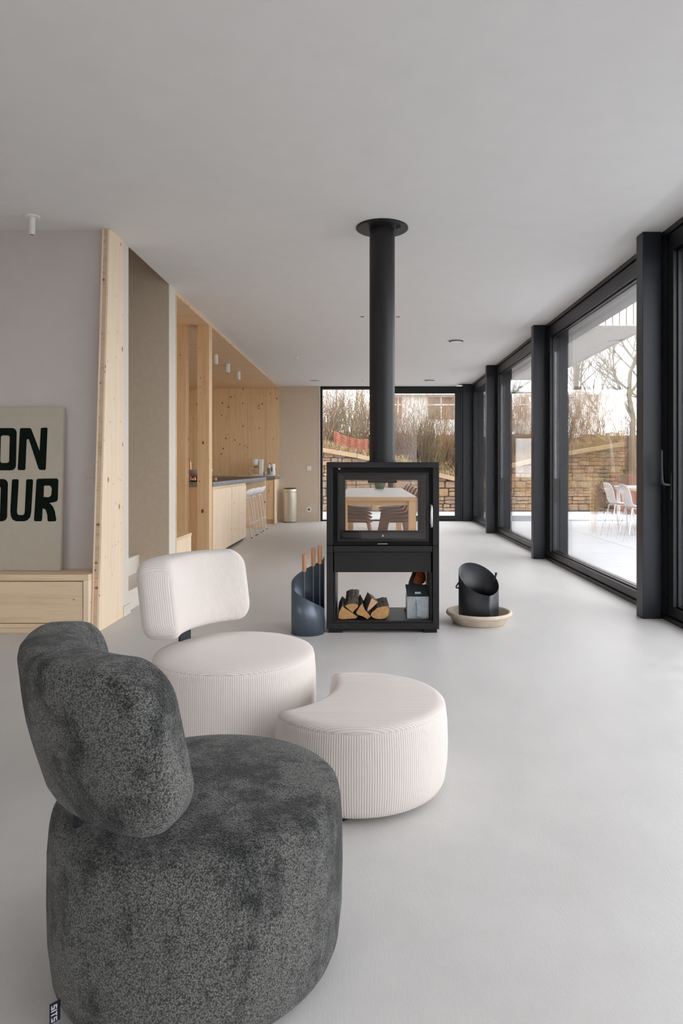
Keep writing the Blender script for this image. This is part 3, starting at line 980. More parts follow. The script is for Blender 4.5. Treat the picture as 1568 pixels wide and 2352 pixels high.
# lower part: header band, drawer, log shelf
SB('header_band', 'stove', -0.328, 0.328, -0.212, 0.2, 0.539, 0.5785)
SB('ash_drawer', 'stove', -0.326, 0.324, -0.188, 0.2, 0.4005, 0.536)
SB('log_shelf', 'stove', -0.331, 0.331, -0.20, 0.235, 0.067, 0.079, bevel=0.0)
for a, b in ((-0.331, -0.316), (0.316, 0.331)):
    SB('inner_lining', 'stove', a, b, -0.185, 0.2, 0.079, 0.40)
pipe = MB().lathe([(0.094, 1.137), (0.094, 1.150), (0.088, 1.152), (0.088, 2.765)], 64).build('flue_pipe', 'stove', sv, smooth=30)
MB().lathe([(0.060, 2.757), (0.175, 2.757), (0.181, 2.761), (0.181, 2.7695)], 72).build('ceiling_plate', 'stove', sv, smooth=30)
MB().tube([(0.10, -0.06, 2.745), (0.125, -0.07, 2.752)], 0.006, 8).tube([(0.098, -0.065, 2.735), (0.098, -0.065, 2.757)], 0.004, 8).build('clamp_screw', 'stove', sv)

# firewood on the shelf. cross sections traced in the plane of the log ends, metres from the stove centre
def logxy(pts, y=4.62):
    out = []
    for px, py in pts:
        X = (760 + px * 160 / 1568.0 - 842) * y / F - SX
        Z = EYE - (1330 + py * 110 / 1078.0 - 1074) * y / F
        out.append((X, Z))
    return out
def log(label, end_pts, y0, y1, dx, dz, endmat='log_end', grow=1.0, seedv=1):
    r_ = random.Random(seedv)
    P2 = logxy(end_pts)
    zmin = min(p[1] for p in P2)
    off = 0.081 - zmin if zmin < 0.081 else 0.0
    # densify
    pts = []
    n = len(P2)
    for i in range(n):
        a, b = Vector(P2[i]), Vector(P2[(i + 1) % n])
        k = max(1, int((b - a).length / 0.012))
        for q in range(k): pts.append(a.lerp(b, q / k))
    cx = sum(p.x for p in pts) / len(pts); cz = sum(p.y for p in pts) / len(pts)
    t_ = thing('firewood_log', label, 'firewood', (SX + cx, SY + y0, cz + off), 0, 'split logs on the stove shelf')
    segs = 8
    m = MB()
    for j in range(segs + 1):
        f = j / segs
        for p in pts:
            w = 0.0 if j in (0,) else r_.uniform(-0.0025, 0.0025)
            g = 1 + (grow - 1) * f
            m.v.append(((p.x - cx) * g + dx * f + w, (y1 - y0) * f, (p.y - cz) * g + dz * f + w))
    k = len(pts)
    for j in range(segs):
        for i in range(k):
            q = (i + 1) % k
            m.f.append((j * k + i, j * k + q, (j + 1) * k + q, (j + 1) * k + i))
    m.f.append(tuple(segs * k + i for i in range(k)))
    m.build('bark', 'bark', t_)
    m = MB()
    m.poly([((p.x - cx) * 0.985, (p.y - cz) * 0.985) for p in pts], [], 'y', -0.0015, 0.004)
    m.build('sawn_end', endmat, t_)
    return t_
log('dark half-split log at the left end of the stove shelf', [(250, 615), (600, 850), (560, 885), (240, 905), (170, 880), (180, 760)], -0.165, 0.12, -0.01, 0.015, seedv=2)
log('thick bark-covered log lying on top of the left logs', [(320, 600), (380, 555), (470, 540), (560, 545), (615, 570), (600, 625), (540, 680), (490, 745)], -0.15, 0.14, 0.0, 0.045, grow=1.05, seedv=3)
log('triangular log leaning in the middle of the stove shelf', [(560, 770), (640, 640), (700, 560), (760, 700), (890, 850), (820, 912), (720, 850), (600, 815)], -0.16, 0.12, -0.015, 0.01, seedv=4)
log('fresh pale wedge of firewood on top of the right logs', [(915, 405), (1055, 500), (900, 650), (815, 712), (820, 650)], -0.16, 0.12, -0.03, -0.012, 'log_fresh', seedv=5)
log('half-round log at the right of the firewood', [(890, 810), (910, 750), (1040, 640), (1200, 600), (1290, 605), (1315, 680), (1295, 790), (1230, 870), (1130, 893), (1000, 885), (930, 850)], -0.16, 0.15, -0.005, 0.0, seedv=6)

# galvanised ash box on the shelf
ab = thing('ash_box', 'galvanised ash box with dark lid and strap handle on the stove shelf', 'ash box', (SX + 0.2385, SY - 0.14, 0.079))
m = MB().box(-0.074, 0.0745, 0, 0.16, 0, 0.150)
m.build('box_body', 'zinc', ab, bevel=0.002)
m = MB(); m.v = [(-0.074, 0.0, 0.152), (0.0745, 0.0, 0.152), (0.072, 0.06, 0.222), (-0.082, 0.06, 0.222), (-0.074, 0.006, 0.150), (0.0745, 0.006, 0.150), (0.072, 0.066, 0.220), (-0.082, 0.066, 0.220)]
m.f = [(0, 1, 2, 3), (7, 6, 5, 4), (0, 4, 5, 1), (1, 5, 6, 2), (2, 6, 7, 3), (3, 7, 4, 0)]
m.build('lid', 'ash_lid', ab)
m = MB()
prof = [(-0.001, 0.142), (-0.003, 0.130), (-0.030, 0.090), (-0.032, 0.086), (-0.024, 0.02), (-0.001, 0.012)]
for j, (y_, z_) in enumerate(prof):
    m.v += [(-0.012 + 0.004 * (j > 1), y_, z_), (0.012 + 0.004 * (j > 1), y_, z_)]
for j in range(len(prof) - 1): m.f.append((2 * j, 2 * j + 1, 2 * j + 3, 2 * j + 2))
m.build('strap_handle', 'zinc', ab, solid=0.002)
MB().box(-0.020, 0.020, 0.012, 0.016, 0.152, 0.180).build('tab', 'zinc', ab, bevel=0.003)
for x in (-0.062, -0.032, 0.030, 0.052):
    MB().tube([(x, -0.0015, 0.138), (x, 0.002, 0.138)], 0.003, 8).build('rivet', 'ash_lid', ab)

# crumpled bag of firelighters behind the ash box
bg = thing('kindling_bag', 'crumpled dark bag with orange print behind the ash box', 'bag', (SX + 0.235, SY + 0.11, 0.079))
def crumple(m, rx, ry, h, seedv, oz=0.0, ox=0.0, oy=0.0, n=18, k=10):
    r_ = random.Random(seedv); s = len(m.v)
    for j in range(k + 1):
        f = j / k
        rr = math.sin(min(1, (1 - f) * 1.25 + 0.05) * PI / 2)
        for i in range(n):
            a = 2 * PI * i / n
            q = rr * (1 + 0.16 * math.sin(3 * a + 4 * f) + r_.uniform(-0.08, 0.08))
            m.v.append((ox + rx * q * math.cos(a), oy + ry * q * math.sin(a), oz + h * f))
    for j in range(k):
        for i in range(n):
            p = (i + 1) % n
            m.f.append((s + j * n + i, s + j * n + p, s + (j + 1) * n + p, s + (j + 1) * n + i))
    m.f.append(tuple(s + i for i in reversed(range(n)))); m.f.append(tuple(s + k * n + i for i in range(n)))
    return m
crumple(MB(), 0.066, 0.05, 0.30, 5).build('bag_body', 'bag_black', bg, smooth=30)
crumple(MB(), 0.036, 0.026, 0.095, 9, 0.205, 0.026, -0.05).build('printed_panel', 'bag_orange', bg, smooth=30)
crumple(MB(), 0.022, 0.02, 0.10, 12, 0.215, 0.052, -0.02).build('printed_fold', 'bag_orange', bg, smooth=30)

# ================================================================== FIRE TOOLS
tx, ty = -0.392, 4.55
fs = thing('tool_stand', 'blue-grey sheet steel fire tool stand with spiral-cut rim', 'tool stand', (tx, ty, 0))
m = MB(); n = 96; r0 = 0.109
for k in range(n + 1):
    f = k / n
    a = R(6) + f * R(348)
    hgt = 0.50 - 0.335 * (0.5 - 0.5 * math.cos(PI * (f ** 0.92))) if False else 0.505 - 0.34 * f
    hgt = 0.505 - 0.34 * (f * 0.85 + 0.15 * (0.5 - 0.5 * math.cos(2 * PI * f) * 0) )
    hgt = 0.505 - 0.345 * f
    m.v += [(r0 * math.cos(a), r0 * math.sin(a), 0.0), (r0 * math.cos(a), r0 * math.sin(a), hgt)]
for k in range(n):
    m.f.append((2 * k, 2 * k + 2, 2 * k + 3, 2 * k + 1))
m.build('sleeve', 'blue_steel', fs, smooth=60, solid=0.003)
MB().lathe([(0.105, 0.001), (0.105, 0.006)], 48).build('floor_plate', 'blue_steel', fs, smooth=40)
def tool(name, label, px, ytop, ybot, wy, head):
    Y = wy
    X = (px - 842) * Y / F
    zt = EYE - (ytop - 1074) * Y / F; zb = EYE - (ybot - 1074) * Y / F
    t_ = thing(name, label, 'fire tool', (X, Y, 0.012), 0, 'fire tools in the steel stand')
    MB().lathe([(0.0125, zb - 0.012), (0.0135, zb - 0.006), (0.0135, zt - 0.016), (0.0125, zt - 0.012)], 20).build('handle', 'tool_wood', t_, smooth=40)
    MB().tube([(0, 0, 0.03), (0, 0, zb - 0.01)], 0.0045, 8).build('rod', 'blue_steel', t_, smooth=60)
    head(t_)
def shovel(t_):
    m = MB()
    for j, (z_, w_) in enumerate(((0.002, 0.036), (0.05, 0.038), (0.10, 0.034), (0.12, 0.012))):
        m.v += [(-w_, 0.010, z_), (0, 0.002, z_), (w_, 0.010, z_)]
    for j in range(3):
        for i in range(2): m.f.append((3 * j + i, 3 * j + i + 1, 3 * j + i + 4, 3 * j + i + 3))
    m.build('blade', 'steel', t_, solid=0.002)
def poker(t_):
    MB().tube([(0, 0, 0.03), (0, 0, 0.002)], [0.0045, 0.002], 8).tube([(0, 0, 0.05), (0.012, 0, 0.04), (0.016, 0, 0.025)], [0.004, 0.004, 0.002], 8).build('hook', 'blue_steel', t_)
def brush(t_):
    MB().lathe([(0.028, 0.002), (0.033, 0.02), (0.034, 0.08), (0.030, 0.13), (0.016, 0.15), (0.005, 0.155)], 28).build('bristles', 'black_rubber', t_, smooth=50)
tool('fire_tool', 'fire shovel with wood handle, leftmost in the steel stand', 698.5, 1273, 1313, 4.53, shovel)
tool('fire_tool', 'fire poker with wood handle, middle one in the steel stand', 719, 1259, 1300, 4.585, poker)
tool('fire_tool', 'hearth brush with wood handle, rightmost in the steel stand', 734, 1254, 1295, 4.57, brush)

# ================================================================== ASH BUCKET IN SAUCER
sx, sy = 0.798, 4.86
sc_ = MB().lathe([(0.01, 0.0), (0.178, 0.0), (0.186, 0.006), (0.212, 0.052), (0.216, 0.055), (0.228, 0.058), (0.233, 0.068), (0.230, 0.080), (0.220, 0.085), (0.208, 0.080), (0.203, 0.068), (0.180, 0.024), (0.170, 0.018), (0.01, 0.018)], 72)
so = sc_.build('plant_saucer', 'terracotta', None, smooth=50, loc=(sx, sy, 0))
tag(so, 'pale terracotta saucer under the black ash bucket', 'saucer')
bx, by = 0.795, 4.855
bk = thing('ash_bucket', 'black steel ash bucket with slanted rim and pointed lip', 'bucket', (bx, by, 0.019))
def bucket_out(k, n, r):
    a = 2 * PI * k / n + R(-72)
    lip = R(-72)
    d = (a - lip + PI) % (2 * PI) - PI
    w_ = 0.55
    rr = r
    if abs(d) < w_:           # two flat sheets meeting in a vertical crease
        rr = r / math.cos(0) * (math.cos(w_) / math.cos(abs(d) - 0) if False else 1)
        # tangent lines from angle +-w_: r / cos(w_ - |d|)
        rr = r / math.cos(w_ - abs(d))
    return rr * math.cos(a), rr * math.sin(a), a
m = MB(); n = 120
for k in range(n):
    x, y, a = bucket_out(k, n, 0.140)
    tilt = (-0.70 * x * 0.55 + 0.83 * y) / 0.14
    zt = 0.292 + 0.095 * (math.cos(a - R(112)))
    m.v += [(x, y, 0.0), (x, y, zt)]
for k in range(n):
    q = (k + 1) % n
    m.f.append((2 * k, 2 * q, 2 * q + 1, 2 * k + 1))
m.build('bucket_shell', 'bucket', bk, smooth=35, solid=0.003)
m = MB(); m.prism([bucket_out(k, 60, 0.137)[:2] for k in range(60)], 'z', 0.0, 0.006); m.build('bucket_bottom', 'bucket', bk)
m = MB(); m.prism([bucket_out(k, 60, 0.142)[:2] for k in range(60)], 'z', 0.012, 0.018); m.build('foot_flange', 'bucket', bk)
hp = [(-0.120, -0.085, 0.285), (-0.150, -0.07, 0.275), (-0.162, -0.02, 0.240), (-0.158, 0.01, 0.225), (-0.141, 0.03, 0.220)]
MB().tube(hp, 0.0055, 8).build('bail_handle', 'bucket', bk, smooth=60)
MB().tube([(0.118, 0.055, 0.27), (0.132, 0.06, 0.30), (0.137, 0.06, 0.325)], [0.006, 0.007, 0.009], 8).build('handle_stub', 'bucket', bk, smooth=60)
MB().prism([(-0.005, -0.148), (0.052, -0.163), (0.112, -0.098), (0.09, -0.09)], 'z', 0.012, 0.017).build('lip_flange', 'bucket', bk)
# ================================================================== PAINTING AND BENCH
pt = thing('painting', 'beige canvas with dark green painted letters leaning on the white wall', 'painting', (-2.11, 4.70, 0.390))
pt.rotation_euler = (-R(2.6), 0, 0)
PW, PH = 0.78, 1.133
MB().box(-PW, 0, 0, 0.028, 0, PH).build('canvas', 'canvas', pt, bevel=0.002)
K = 0.000808
def zz(pts): return [((x - 528) * K, (1532 - y) * K) for x, y in pts]
def rrect(x0, x1, y0, y1, r, n=5):
    out = []
    for cx, cy, a0 in ((x1 - r, y0 + r, -PI / 2), (x1 - r, y1 - r, 0), (x0 + r, y1 - r, PI / 2), (x0 + r, y0 + r, PI)):
        for k in range(n + 1):
            a = a0 + PI / 2 * k / n
            out.append((cx + r * math.cos(a), cy + r * math.sin(a)))
    return out
letters = [
    ('letter_o', rrect(-72, 131, 312, 676, 42), [rrect(-4, 72, 376, 612, 18)]),
    ('letter_n', [(158, 322), (166, 312), (246, 312), (256, 322), (331, 508), (337, 318), (345, 310), (388, 308), (395, 316), (388, 664), (380, 674), (336, 672), (325, 660), (238, 412), (228, 405), (218, 414), (213, 664), (205, 674), (154, 674), (147, 664)], []),
    ('letter_o', rrect(-128, 66, 750, 1112, 44), [rrect(-66, 5, 812, 1052, 16)]),
    ('letter_u', [(100, 765), (108, 752), (150, 752), (158, 762), (149, 1030), (153, 1050), (166, 1058), (202, 1058), (212, 1050), (216, 1030), (222, 764), (230, 752), (273, 752), (281, 764), (271, 1035), (262, 1078), (240, 1103), (212, 1112), (142, 1112), (112, 1096), (97, 1064), (92, 1020)], []),
    ('letter_r', [(310, 762), (318, 748), (478, 745), (492, 750), (498, 764), (496, 922), (490, 940), (470, 948), (425, 955), (455, 985), (474, 1030), (487, 1100), (480, 1112), (420, 1114), (412, 1104), (409, 1060), (396, 1018), (384, 1006), (368, 1003), (365, 1100), (357, 1112), (304, 1112), (296, 1102)],
     [[(375, 812), (382, 807), (424, 807), (436, 816), (443, 836), (440, 884), (430, 900), (415, 906), (374, 904)]]),
]
for nm, o, hs in letters:
    MB().poly(zz(o), [zz(h) for h in hs], 'y', -0.0012, 0.0005).build(nm, 'green_paint', pt)

bn = thing('bench_cabinet', 'low spruce wall bench with a wide drawer under the painting', 'bench', (-3.0, 4.66, 0))
def BB(name, mat, x0, x1, y0, y1, z0, z1, parent, bevel=0.0015): return MB().box(x0, x1, y0, y1, z0, z1).build(name, mat, parent, bevel=bevel)
bl, br = -1.40, 1.152
BB('bench_top', 'spruce_x', bl, br, -0.125, 0.138, 0.347, 0.388, bn)
BB('side_panel', 'spruce', br - 0.035, br, -0.125, 0.138, 0.05, 0.347, bn)
BB('bottom_board', 'spruce_x', bl, br - 0.035, -0.125, 0.138, 0.035, 0.062, bn)
BB('plinth', 'spruce_x', bl, br + 0.01, -0.115, 0.138, 0.0, 0.033, bn)
BB('drawer_front', 'spruce_x', -0.15, br - 0.041, -0.120, 0.10, 0.067, 0.341, bn)
BB('drawer_front', 'spruce_x', bl, -0.156, -0.120, 0.10, 0.067, 0.341, bn)

def switch(name, label, cat, x, y, z, w_, h_, mat, parts=1, depth=0.01):
    t_ = thing(name, label, cat, (x, y, z))
    MB().box(-w_ / 2, w_ / 2, -depth, 0, 0, h_).build('cover_plate', mat, t_, bevel=0.002)
    for i in range(parts):
        h1 = h_ / parts
        MB().box(-w_ / 2 + 0.012, w_ / 2 - 0.012, -depth - 0.004, -depth + 0.002, i * h1 + 0.010, (i + 1) * h1 - 0.010).build('rocker', mat, t_, bevel=0.002)
    return t_
switch('light_switch', 'wall-coloured double switch beside the slanted wood panel', 'switch', -1.925, 4.80, 1.02, 0.11, 0.09, 'white_wall', 2, 0.006)
switch('light_switch', 'white light switch on the taupe back wall', 'switch', -1.185, YB, 1.04, 0.09, 0.09, 'white_gloss')
so = thing('wall_socket', 'white wall socket low on the taupe back wall', 'socket', (-1.187, YB, 0.195))
MB().box(-0.045, 0.045, -0.010, 0, 0, 0.09).build('cover_plate', 'white_gloss', so, bevel=0.002)
MB().tube([(0, -0.0115, 0.045), (0, -0.002, 0.045)], 0.024, 20).build('socket_well', 'grey_vent', so)

# ================================================================== CEILING FITTINGS
sp = thing('ceiling_spotlight', 'white stem spotlight on the ceiling by the painting', 'ceiling light', (-2.222, 4.535, H))
MB().lathe([(0.047, -0.009), (0.05, -0.006), (0.05, -0.0005)], 40).build('ceiling_rose', 'white_matt', sp, smooth=40)
MB().lathe([(0.0165, -0.124), (0.0185, -0.124), (0.0185, -0.009)], 28, cap=False).build('stem_tube', 'white_matt', sp, smooth=40)
MB().lathe([(0.0165, -0.110), (0.016, -0.122)], 24).build('reflector', 'brass', sp, smooth=40)
for i, (y, lb) in enumerate(((9.87, 'white cylinder downlight on the pine kitchen ceiling, nearest of three'), (10.74, 'white cylinder downlight on the pine kitchen ceiling, middle of three'), (11.62, 'white cylinder downlight on the pine kitchen ceiling, farthest of three'))):
    t_ = thing('cylinder_downlight', lb, 'ceiling light', (-2.19, y, 2.731), 0, 'cylinder downlights over the kitchen island')
    MB().lathe([(0.034, -0.138), (0.040, -0.138), (0.040, -0.0005)], 32, cap=False).build('cylinder_body', 'white_matt', t_, smooth=40)
    MB().lathe([(0.034, -0.130), (0.033, -0.110)], 24).build('lens', 'grey_vent', t_, smooth=40)
sd = thing('smoke_detector', 'small white detector on the ceiling right of the kitchen alcove', 'detector', (-1.04, 10.2, H))
MB().lathe([(0.016, -0.045), (0.024, -0.042), (0.024, -0.022), (0.016, -0.021), (0.016, -0.014), (0.030, -0.014), (0.030, -0.0005)], 28).build('detector_body', 'white_gloss', sd, smooth=40)
sk = thing('ceiling_speaker', 'flat grey round ceiling speaker near the back wall', 'speaker', (-1.0, 13.1, H))
MB().lathe([(0.095, -0.003), (0.10, -0.0005)], 40).build('grille', plain('grey_speaker_grille', (170, 170, 172), 0.7), sk, smooth=40)
for x, y, r_, lb in ((-0.048, 7.55, 0.032, 'tiny recessed spot on the ceiling left of the flue pipe'), (0.347, 7.55, 0.032, 'tiny recessed spot on the ceiling right of the flue pipe'),
                     (-0.075, 13.06, 0.028, 'tiny recessed spot on the ceiling near the end window')):
    t_ = thing('recessed_spot', lb, 'ceiling light', (x, y, H), 0, 'recessed ceiling spots')
    MB().lathe([(r_ * 0.7, -0.003), (r_, -0.004), (r_, -0.0003)], 28).build('trim_ring', 'white_matt', t_, smooth=40)
    MB().lathe([(r_ * 0.68, -0.0042), (r_ * 0.66, -0.003)], 24).build('lens', 'grey_vent', t_)
for x, y, lb in ((-2.57, 13.1, 'tiny spot in the pine ceiling, left of the pair by the back wall'), (-2.19, 13.1, 'tiny spot in the pine ceiling, right of the pair by the back wall')):
    t_ = thing('recessed_spot', lb, 'ceiling light', (x, y, 2.731), 0, 'recessed ceiling spots')
    MB().lathe([(0.022, -0.003), (0.032, -0.004), (0.032, -0.0003)], 28).build('trim_ring', 'white_matt', t_, smooth=40)
for x, y, lb in ((1.173, 8.97, 'round white ceiling vent, the nearer one right of the flue'), (1.197, 13.03, 'round white ceiling vent, the farther one by the end window')):
    t_ = thing('ceiling_vent', lb, 'vent', (x, y, H), 0, 'round ceiling vents')
    MB().lathe([(0.090, -0.004), (0.112, -0.010), (0.117, -0.006), (0.117, -0.0005)], 48).build('outer_ring', 'white_matt', t_, smooth=40)
    MB().lathe([(0.095, -0.0105), (0.09, -0.008)], 40).build('vent_gap', 'grey_vent', t_)
    MB().lathe([(0.02, -0.028), (0.076, -0.026), (0.082, -0.022), (0.070, -0.010)], 40).build('vent_disc', 'white_matt', t_, smooth=40)

# ================================================================== KITCHEN
bs = thing('box_seat', 'low pale wooden box seat at the front of the kitchen alcove', 'box seat', (XL - 0.2, 6.75, 0))
BB('box_body', 'spruce', -0.25, 0.19, -0.29, 0.29, 0.0, 0.40, bs)
BB('seat_board', 'spruce_y', -0.25, 0.196, -0.29, 0.29, 0.40, 0.43, bs)

IX = -1.85
isl = thing('kitchen_island', 'long pale pine kitchen island with flush doors', 'kitchen island', (IX, 8.2, 0))
BB('carcass', 'post_wood', -1.0, -0.020, 0.02, 2.27, 0.06, 0.868, isl)
BB('plinth', 'black_rubber', -0.95, -0.05, 0.06, 2.25, 0.0, 0.06, isl)
ds = [0.02, 0.60, 0.70 - 0.02, 1.22, 1.27 + 0.0, 1.80, 2.27]
for a, b in ((0.02, 0.56), (0.563, 1.12), (1.18, 1.72), (1.723, 2.27)):
    BB('door', 'spruce', -0.019, 0.0, a + 0.001, b - 0.001, 0.04, 0.835, isl)
BB('filler_strip', 'spruce', -0.019, -0.004, 1.122, 1.178, 0.04, 0.835, isl)
BB('top_strip', 'spruce_y', -0.019, -0.008, 0.02, 2.27, 0.837, 0.868, isl)
BB('end_panel', 'post_wood', -1.0, 0.0, 0.0, 0.019, 0.0, 0.868, isl)
BB('back_panel', 'kitchen_wood', -0.42, -0.40, 2.27, 4.27, 0.0, 0.868, isl)
BB('far_end_panel', 'spruce', -1.0, 0.0, 4.27, 4.30, 0.0, 0.868, isl)
wt = thing('island_worktop', 'dark stone slab worktop with rough grey edge on the island', 'worktop', (IX, 8.19, 0.868))
m = MB()
r_ = random.Random(3)
n = 60
for k in range(n + 1):
    y = 4.32 * k / n
    w_ = r_.uniform(-0.004, 0.004)
    m.v += [(-1.01, y, 0.0), (0.006 + w_, y, 0.0), (0.012 + r_.uniform(-0.004, 0.004), y, 0.03), (0.004 + w_, y, 0.058), (-1.01, y, 0.058)]
for k in range(n):
    for i in range(5):
        q = (i + 1) % 5
        m.f.append((5 * k + i, 5 * k + q, 5 * k + 5 + q, 5 * k + 5 + i))
m.f.append((0, 1, 2, 3, 4)); m.f.append(tuple(5 * n + i for i in (4, 3, 2, 1, 0)))
m.build('stone_slab', 'slate', wt)
MB().box(-1.005, -0.004, 0.004, 4.316, 0.0575, 0.0585).build('polished_face', 'slate_top', wt)

bc = thing('back_counter', 'pine base cabinets along the kitchen back wall', 'cabinet', (XL, YB - 0.002, 0))
BB('carcass', 'kitchen_wood', -2.0, -0.02, -0.60, 0.0, 0.08, 0.868, bc)
BB('plinth', 'kitchen_wood', -2.0, -0.03, -0.55, 0.0, 0.0, 0.08, bc)
BB('side_panel', 'spruce', -0.018, 0.0, -0.62, 0.0, 0.0, 0.868, bc)
for k in range(4):
    BB('door', 'kitchen_wood', -0.04 - 0.48 * (k + 1) + 0.002, -0.04 - 0.48 * k - 0.002, -0.62, -0.601, 0.085, 0.85, bc)
wb = thing('counter_worktop', 'dark slate worktop of the back counter', 'worktop', (XL, YB - 0.002, 0.868))
BB('slab', 'slate', -2.0, 0.01, -0.63, 0.0, 0.0, 0.06, wb)
zt = 0.929
bd = MB().box(-0.40, 0.40, -0.14, 0.14, 0, 0.014).build('serving_board', 'spruce_x', None, bevel=0.003, loc=(-2.16, YB - 0.40, zt))
tag(bd, 'long wooden board under the coffee machines on the back counter', 'board')
zt += 0.0145
cm = thing('coffee_maker', 'white filter coffee maker on the back counter', 'coffee maker', (-2.185, YB - 0.42, zt))
MB().lathe([(0.075, 0.0), (0.078, 0.004), (0.078, 0.022), (0.070, 0.026)], 32, (-0.02, 0)).build('warming_plate', 'white_gloss', cm, smooth=40)
BB('tower', 'white_gloss', 0.045, 0.125, -0.065, 0.065, 0.0, 0.325, cm, 0.012)
MB().lathe([(0.06, 0.215), (0.072, 0.235), (0.082, 0.31), (0.082, 0.322), (0.074, 0.328)], 32, (-0.03, 0)).build('filter_holder', 'white_gloss', cm, smooth=40)
BB('bridge', 'white_gloss', -0.03, 0.06, -0.06, 0.06, 0.296, 0.325, cm, 0.008)
jug = MB().lathe([(0.045, 0.028), (0.055, 0.04), (0.058, 0.09), (0.044, 0.14), (0.038, 0.16)], 28, (-0.02, 0), cap=False).build('glass_jug', 'stove_glass', cm, smooth=40)
MB().lathe([(0.046, 0.158), (0.052, 0.164), (0.030, 0.178), (0.012, 0.188)], 28, (-0.02, 0)).build('jug_lid', 'steel', cm, smooth=40)
MB().tube([(-0.072, -0.02, 0.15), (-0.13, -0.03, 0.145), (-0.15, -0.03, 0.10), (-0.12, -0.03, 0.04), (-0.075, -0.02, 0.04)], 0.006, 8).build('jug_handle', 'white_gloss', cm, smooth=60)
BB('water_gauge', 'grey_vent', 0.035, 0.046, -0.03, -0.015, 0.10, 0.27, cm)
kt = thing('electric_kettle', 'white water kettle with steel lid at the end of the back counter', 'kettle', (-1.90, YB - 0.38, zt))
MB().lathe([(0.052, 0.0), (0.056, 0.005), (0.052, 0.22), (0.047, 0.232)], 32, (0.02, 0)).build('kettle_body', 'white_gloss', kt, smooth=40)
MB().lathe([(0.04, 0.15), (0.047, 0.165), (0.045, 0.205), (0.03, 0.225), (0.012, 0.235)], 24, (-0.045, 0)).build('pour_head', 'white_gloss', kt, smooth=40)
MB().lathe([(0.02, 0.225), (0.03, 0.232), (0.012, 0.25)], 20, (-0.035, 0)).build('knob', 'steel', kt, smooth=40)
BB('window_strip', 'grey_vent', 0.0, 0.024, -0.058, -0.05, 0.08, 0.17, kt)
MB().lathe([(0.05, 0), (0.052, 0.012), (0.045, 0.018)], 28, (-0.02, -0.01)).build('foot_plate', 'white_gloss', kt, smooth=40)
mg = thing('tin_mug', 'small grey metal mug between coffee maker and kettle', 'mug', (-2.02, YB - 0.45, zt))
MB().lathe([(0.028, 0), (0.030, 0.004), (0.030, 0.075), (0.027, 0.075), (0.026, 0.01)], 24).build('mug_body', 'zinc', mg, smooth=40)
MB().tube([(0.028, 0, 0.06), (0.048, 0, 0.055), (0.048, 0, 0.025), (0.028, 0, 0.018)], 0.004, 6).build('mug_handle', 'zinc', mg, smooth=60)
mk = thing('moka_pot', 'small steel coffee pot standing beside the kettle', 'coffee pot', (-1.972, YB - 0.30, zt))
MB().lathe([(0.032, 0), (0.034, 0.004), (0.026, 0.07), (0.032, 0.14), (0.018, 0.155), (0.006, 0.175)], 10).build('pot_body', 'steel', mk, smooth=30)
MB().tube([(0.030, 0, 0.135), (0.058, 0, 0.13), (0.056, 0, 0.08)], 0.006, 6).build('pot_handle', 'black_rubber', mk, smooth=60)

# on the island
zi = 0.868 + 0.0586
fa = thing('kitchen_tap', 'copper kitchen tap seen between the alcove posts', 'tap', (-2.252, 8.72, zi))
MB().tube([(0, 0, 0), (0, 0, 0.20), (0.004, 0, 0.25), (0.02, 0, 0.285), (0.05, 0.0, 0.298), (-0.0 + 0.08, 0, 0.285), (0.092, 0, 0.255), (0.094, 0, 0.23)], 0.010, 12).build('spout', 'copper', fa, smooth=60)
MB().lathe([(0.024, 0), (0.024, 0.012), (0.014, 0.016)], 24).build('tap_foot', 'copper', fa, smooth=40)
fa.rotation_euler = (0, 0, R(180))
bw = thing('ceramic_bowl', 'wide pale ceramic bowl behind the near alcove post', 'bowl', (-2.105, 8.62, zi + 0.055))
MB().lathe([(0.06, 0.0), (0.10, 0.006), (0.146, 0.04), (0.160, 0.095), (0.154, 0.095), (0.132, 0.042), (0.09, 0.014), (0.01, 0.012)], 44).build('bowl_body', 'ceramic', bw, smooth=50)
kn = thing('copper_stand', 'small copper and black stand under the ceramic bowl', 'stand', (-2.105, 8.62, zi))
MB().lathe([(0.11, 0), (0.112, 0.012), (0.104, 0.012)], 40).build('foot_ring', 'black_rubber', kn, smooth=40)
for k in range(5):
    a = 2 * PI * k / 5 + 0.5
    MB().tube([(0.1 * math.cos(a), 0.1 * math.sin(a), 0.01), (0.1 * math.cos(a), 0.1 * math.sin(a), 0.056)], 0.015, 10).build('copper_post', 'copper', kn, smooth=60)
MB().lathe([(0.105, 0.043), (0.105, 0.054), (0.06, 0.0545)], 40).build('top_plate', 'black_rubber', kn, smooth=40)
blk = MB().box(-0.05, 0.05, -0.06, 0.06, 0, 0.045).build('wooden_block', 'tool_wood', None, bevel=0.004, loc=(-2.03, 8.98, zi))
tag(blk, 'small wooden block on the island beside the near alcove post', 'block')

# ------------------------------------------------------------------ chairs with moulded shells
def shell(m, prof, nx=14):
    """prof rows: (y, z, half width, edge lift, edge forward)"""
    s = len(m.v)
    for y, z, w_, lift, fwd in prof:
        for i in range(nx + 1):
            u = -1 + 2 * i / nx
            e = abs(u) ** 2.4
            m.v.append((w_ * u, y + fwd * e, z + lift * e))
    for j in range(len(prof) - 1):
        for i in range(nx):
            a = s + j * (nx + 1) + i
            m.f.append((a, a + 1, a + nx + 2, a + nx + 1))
    return m

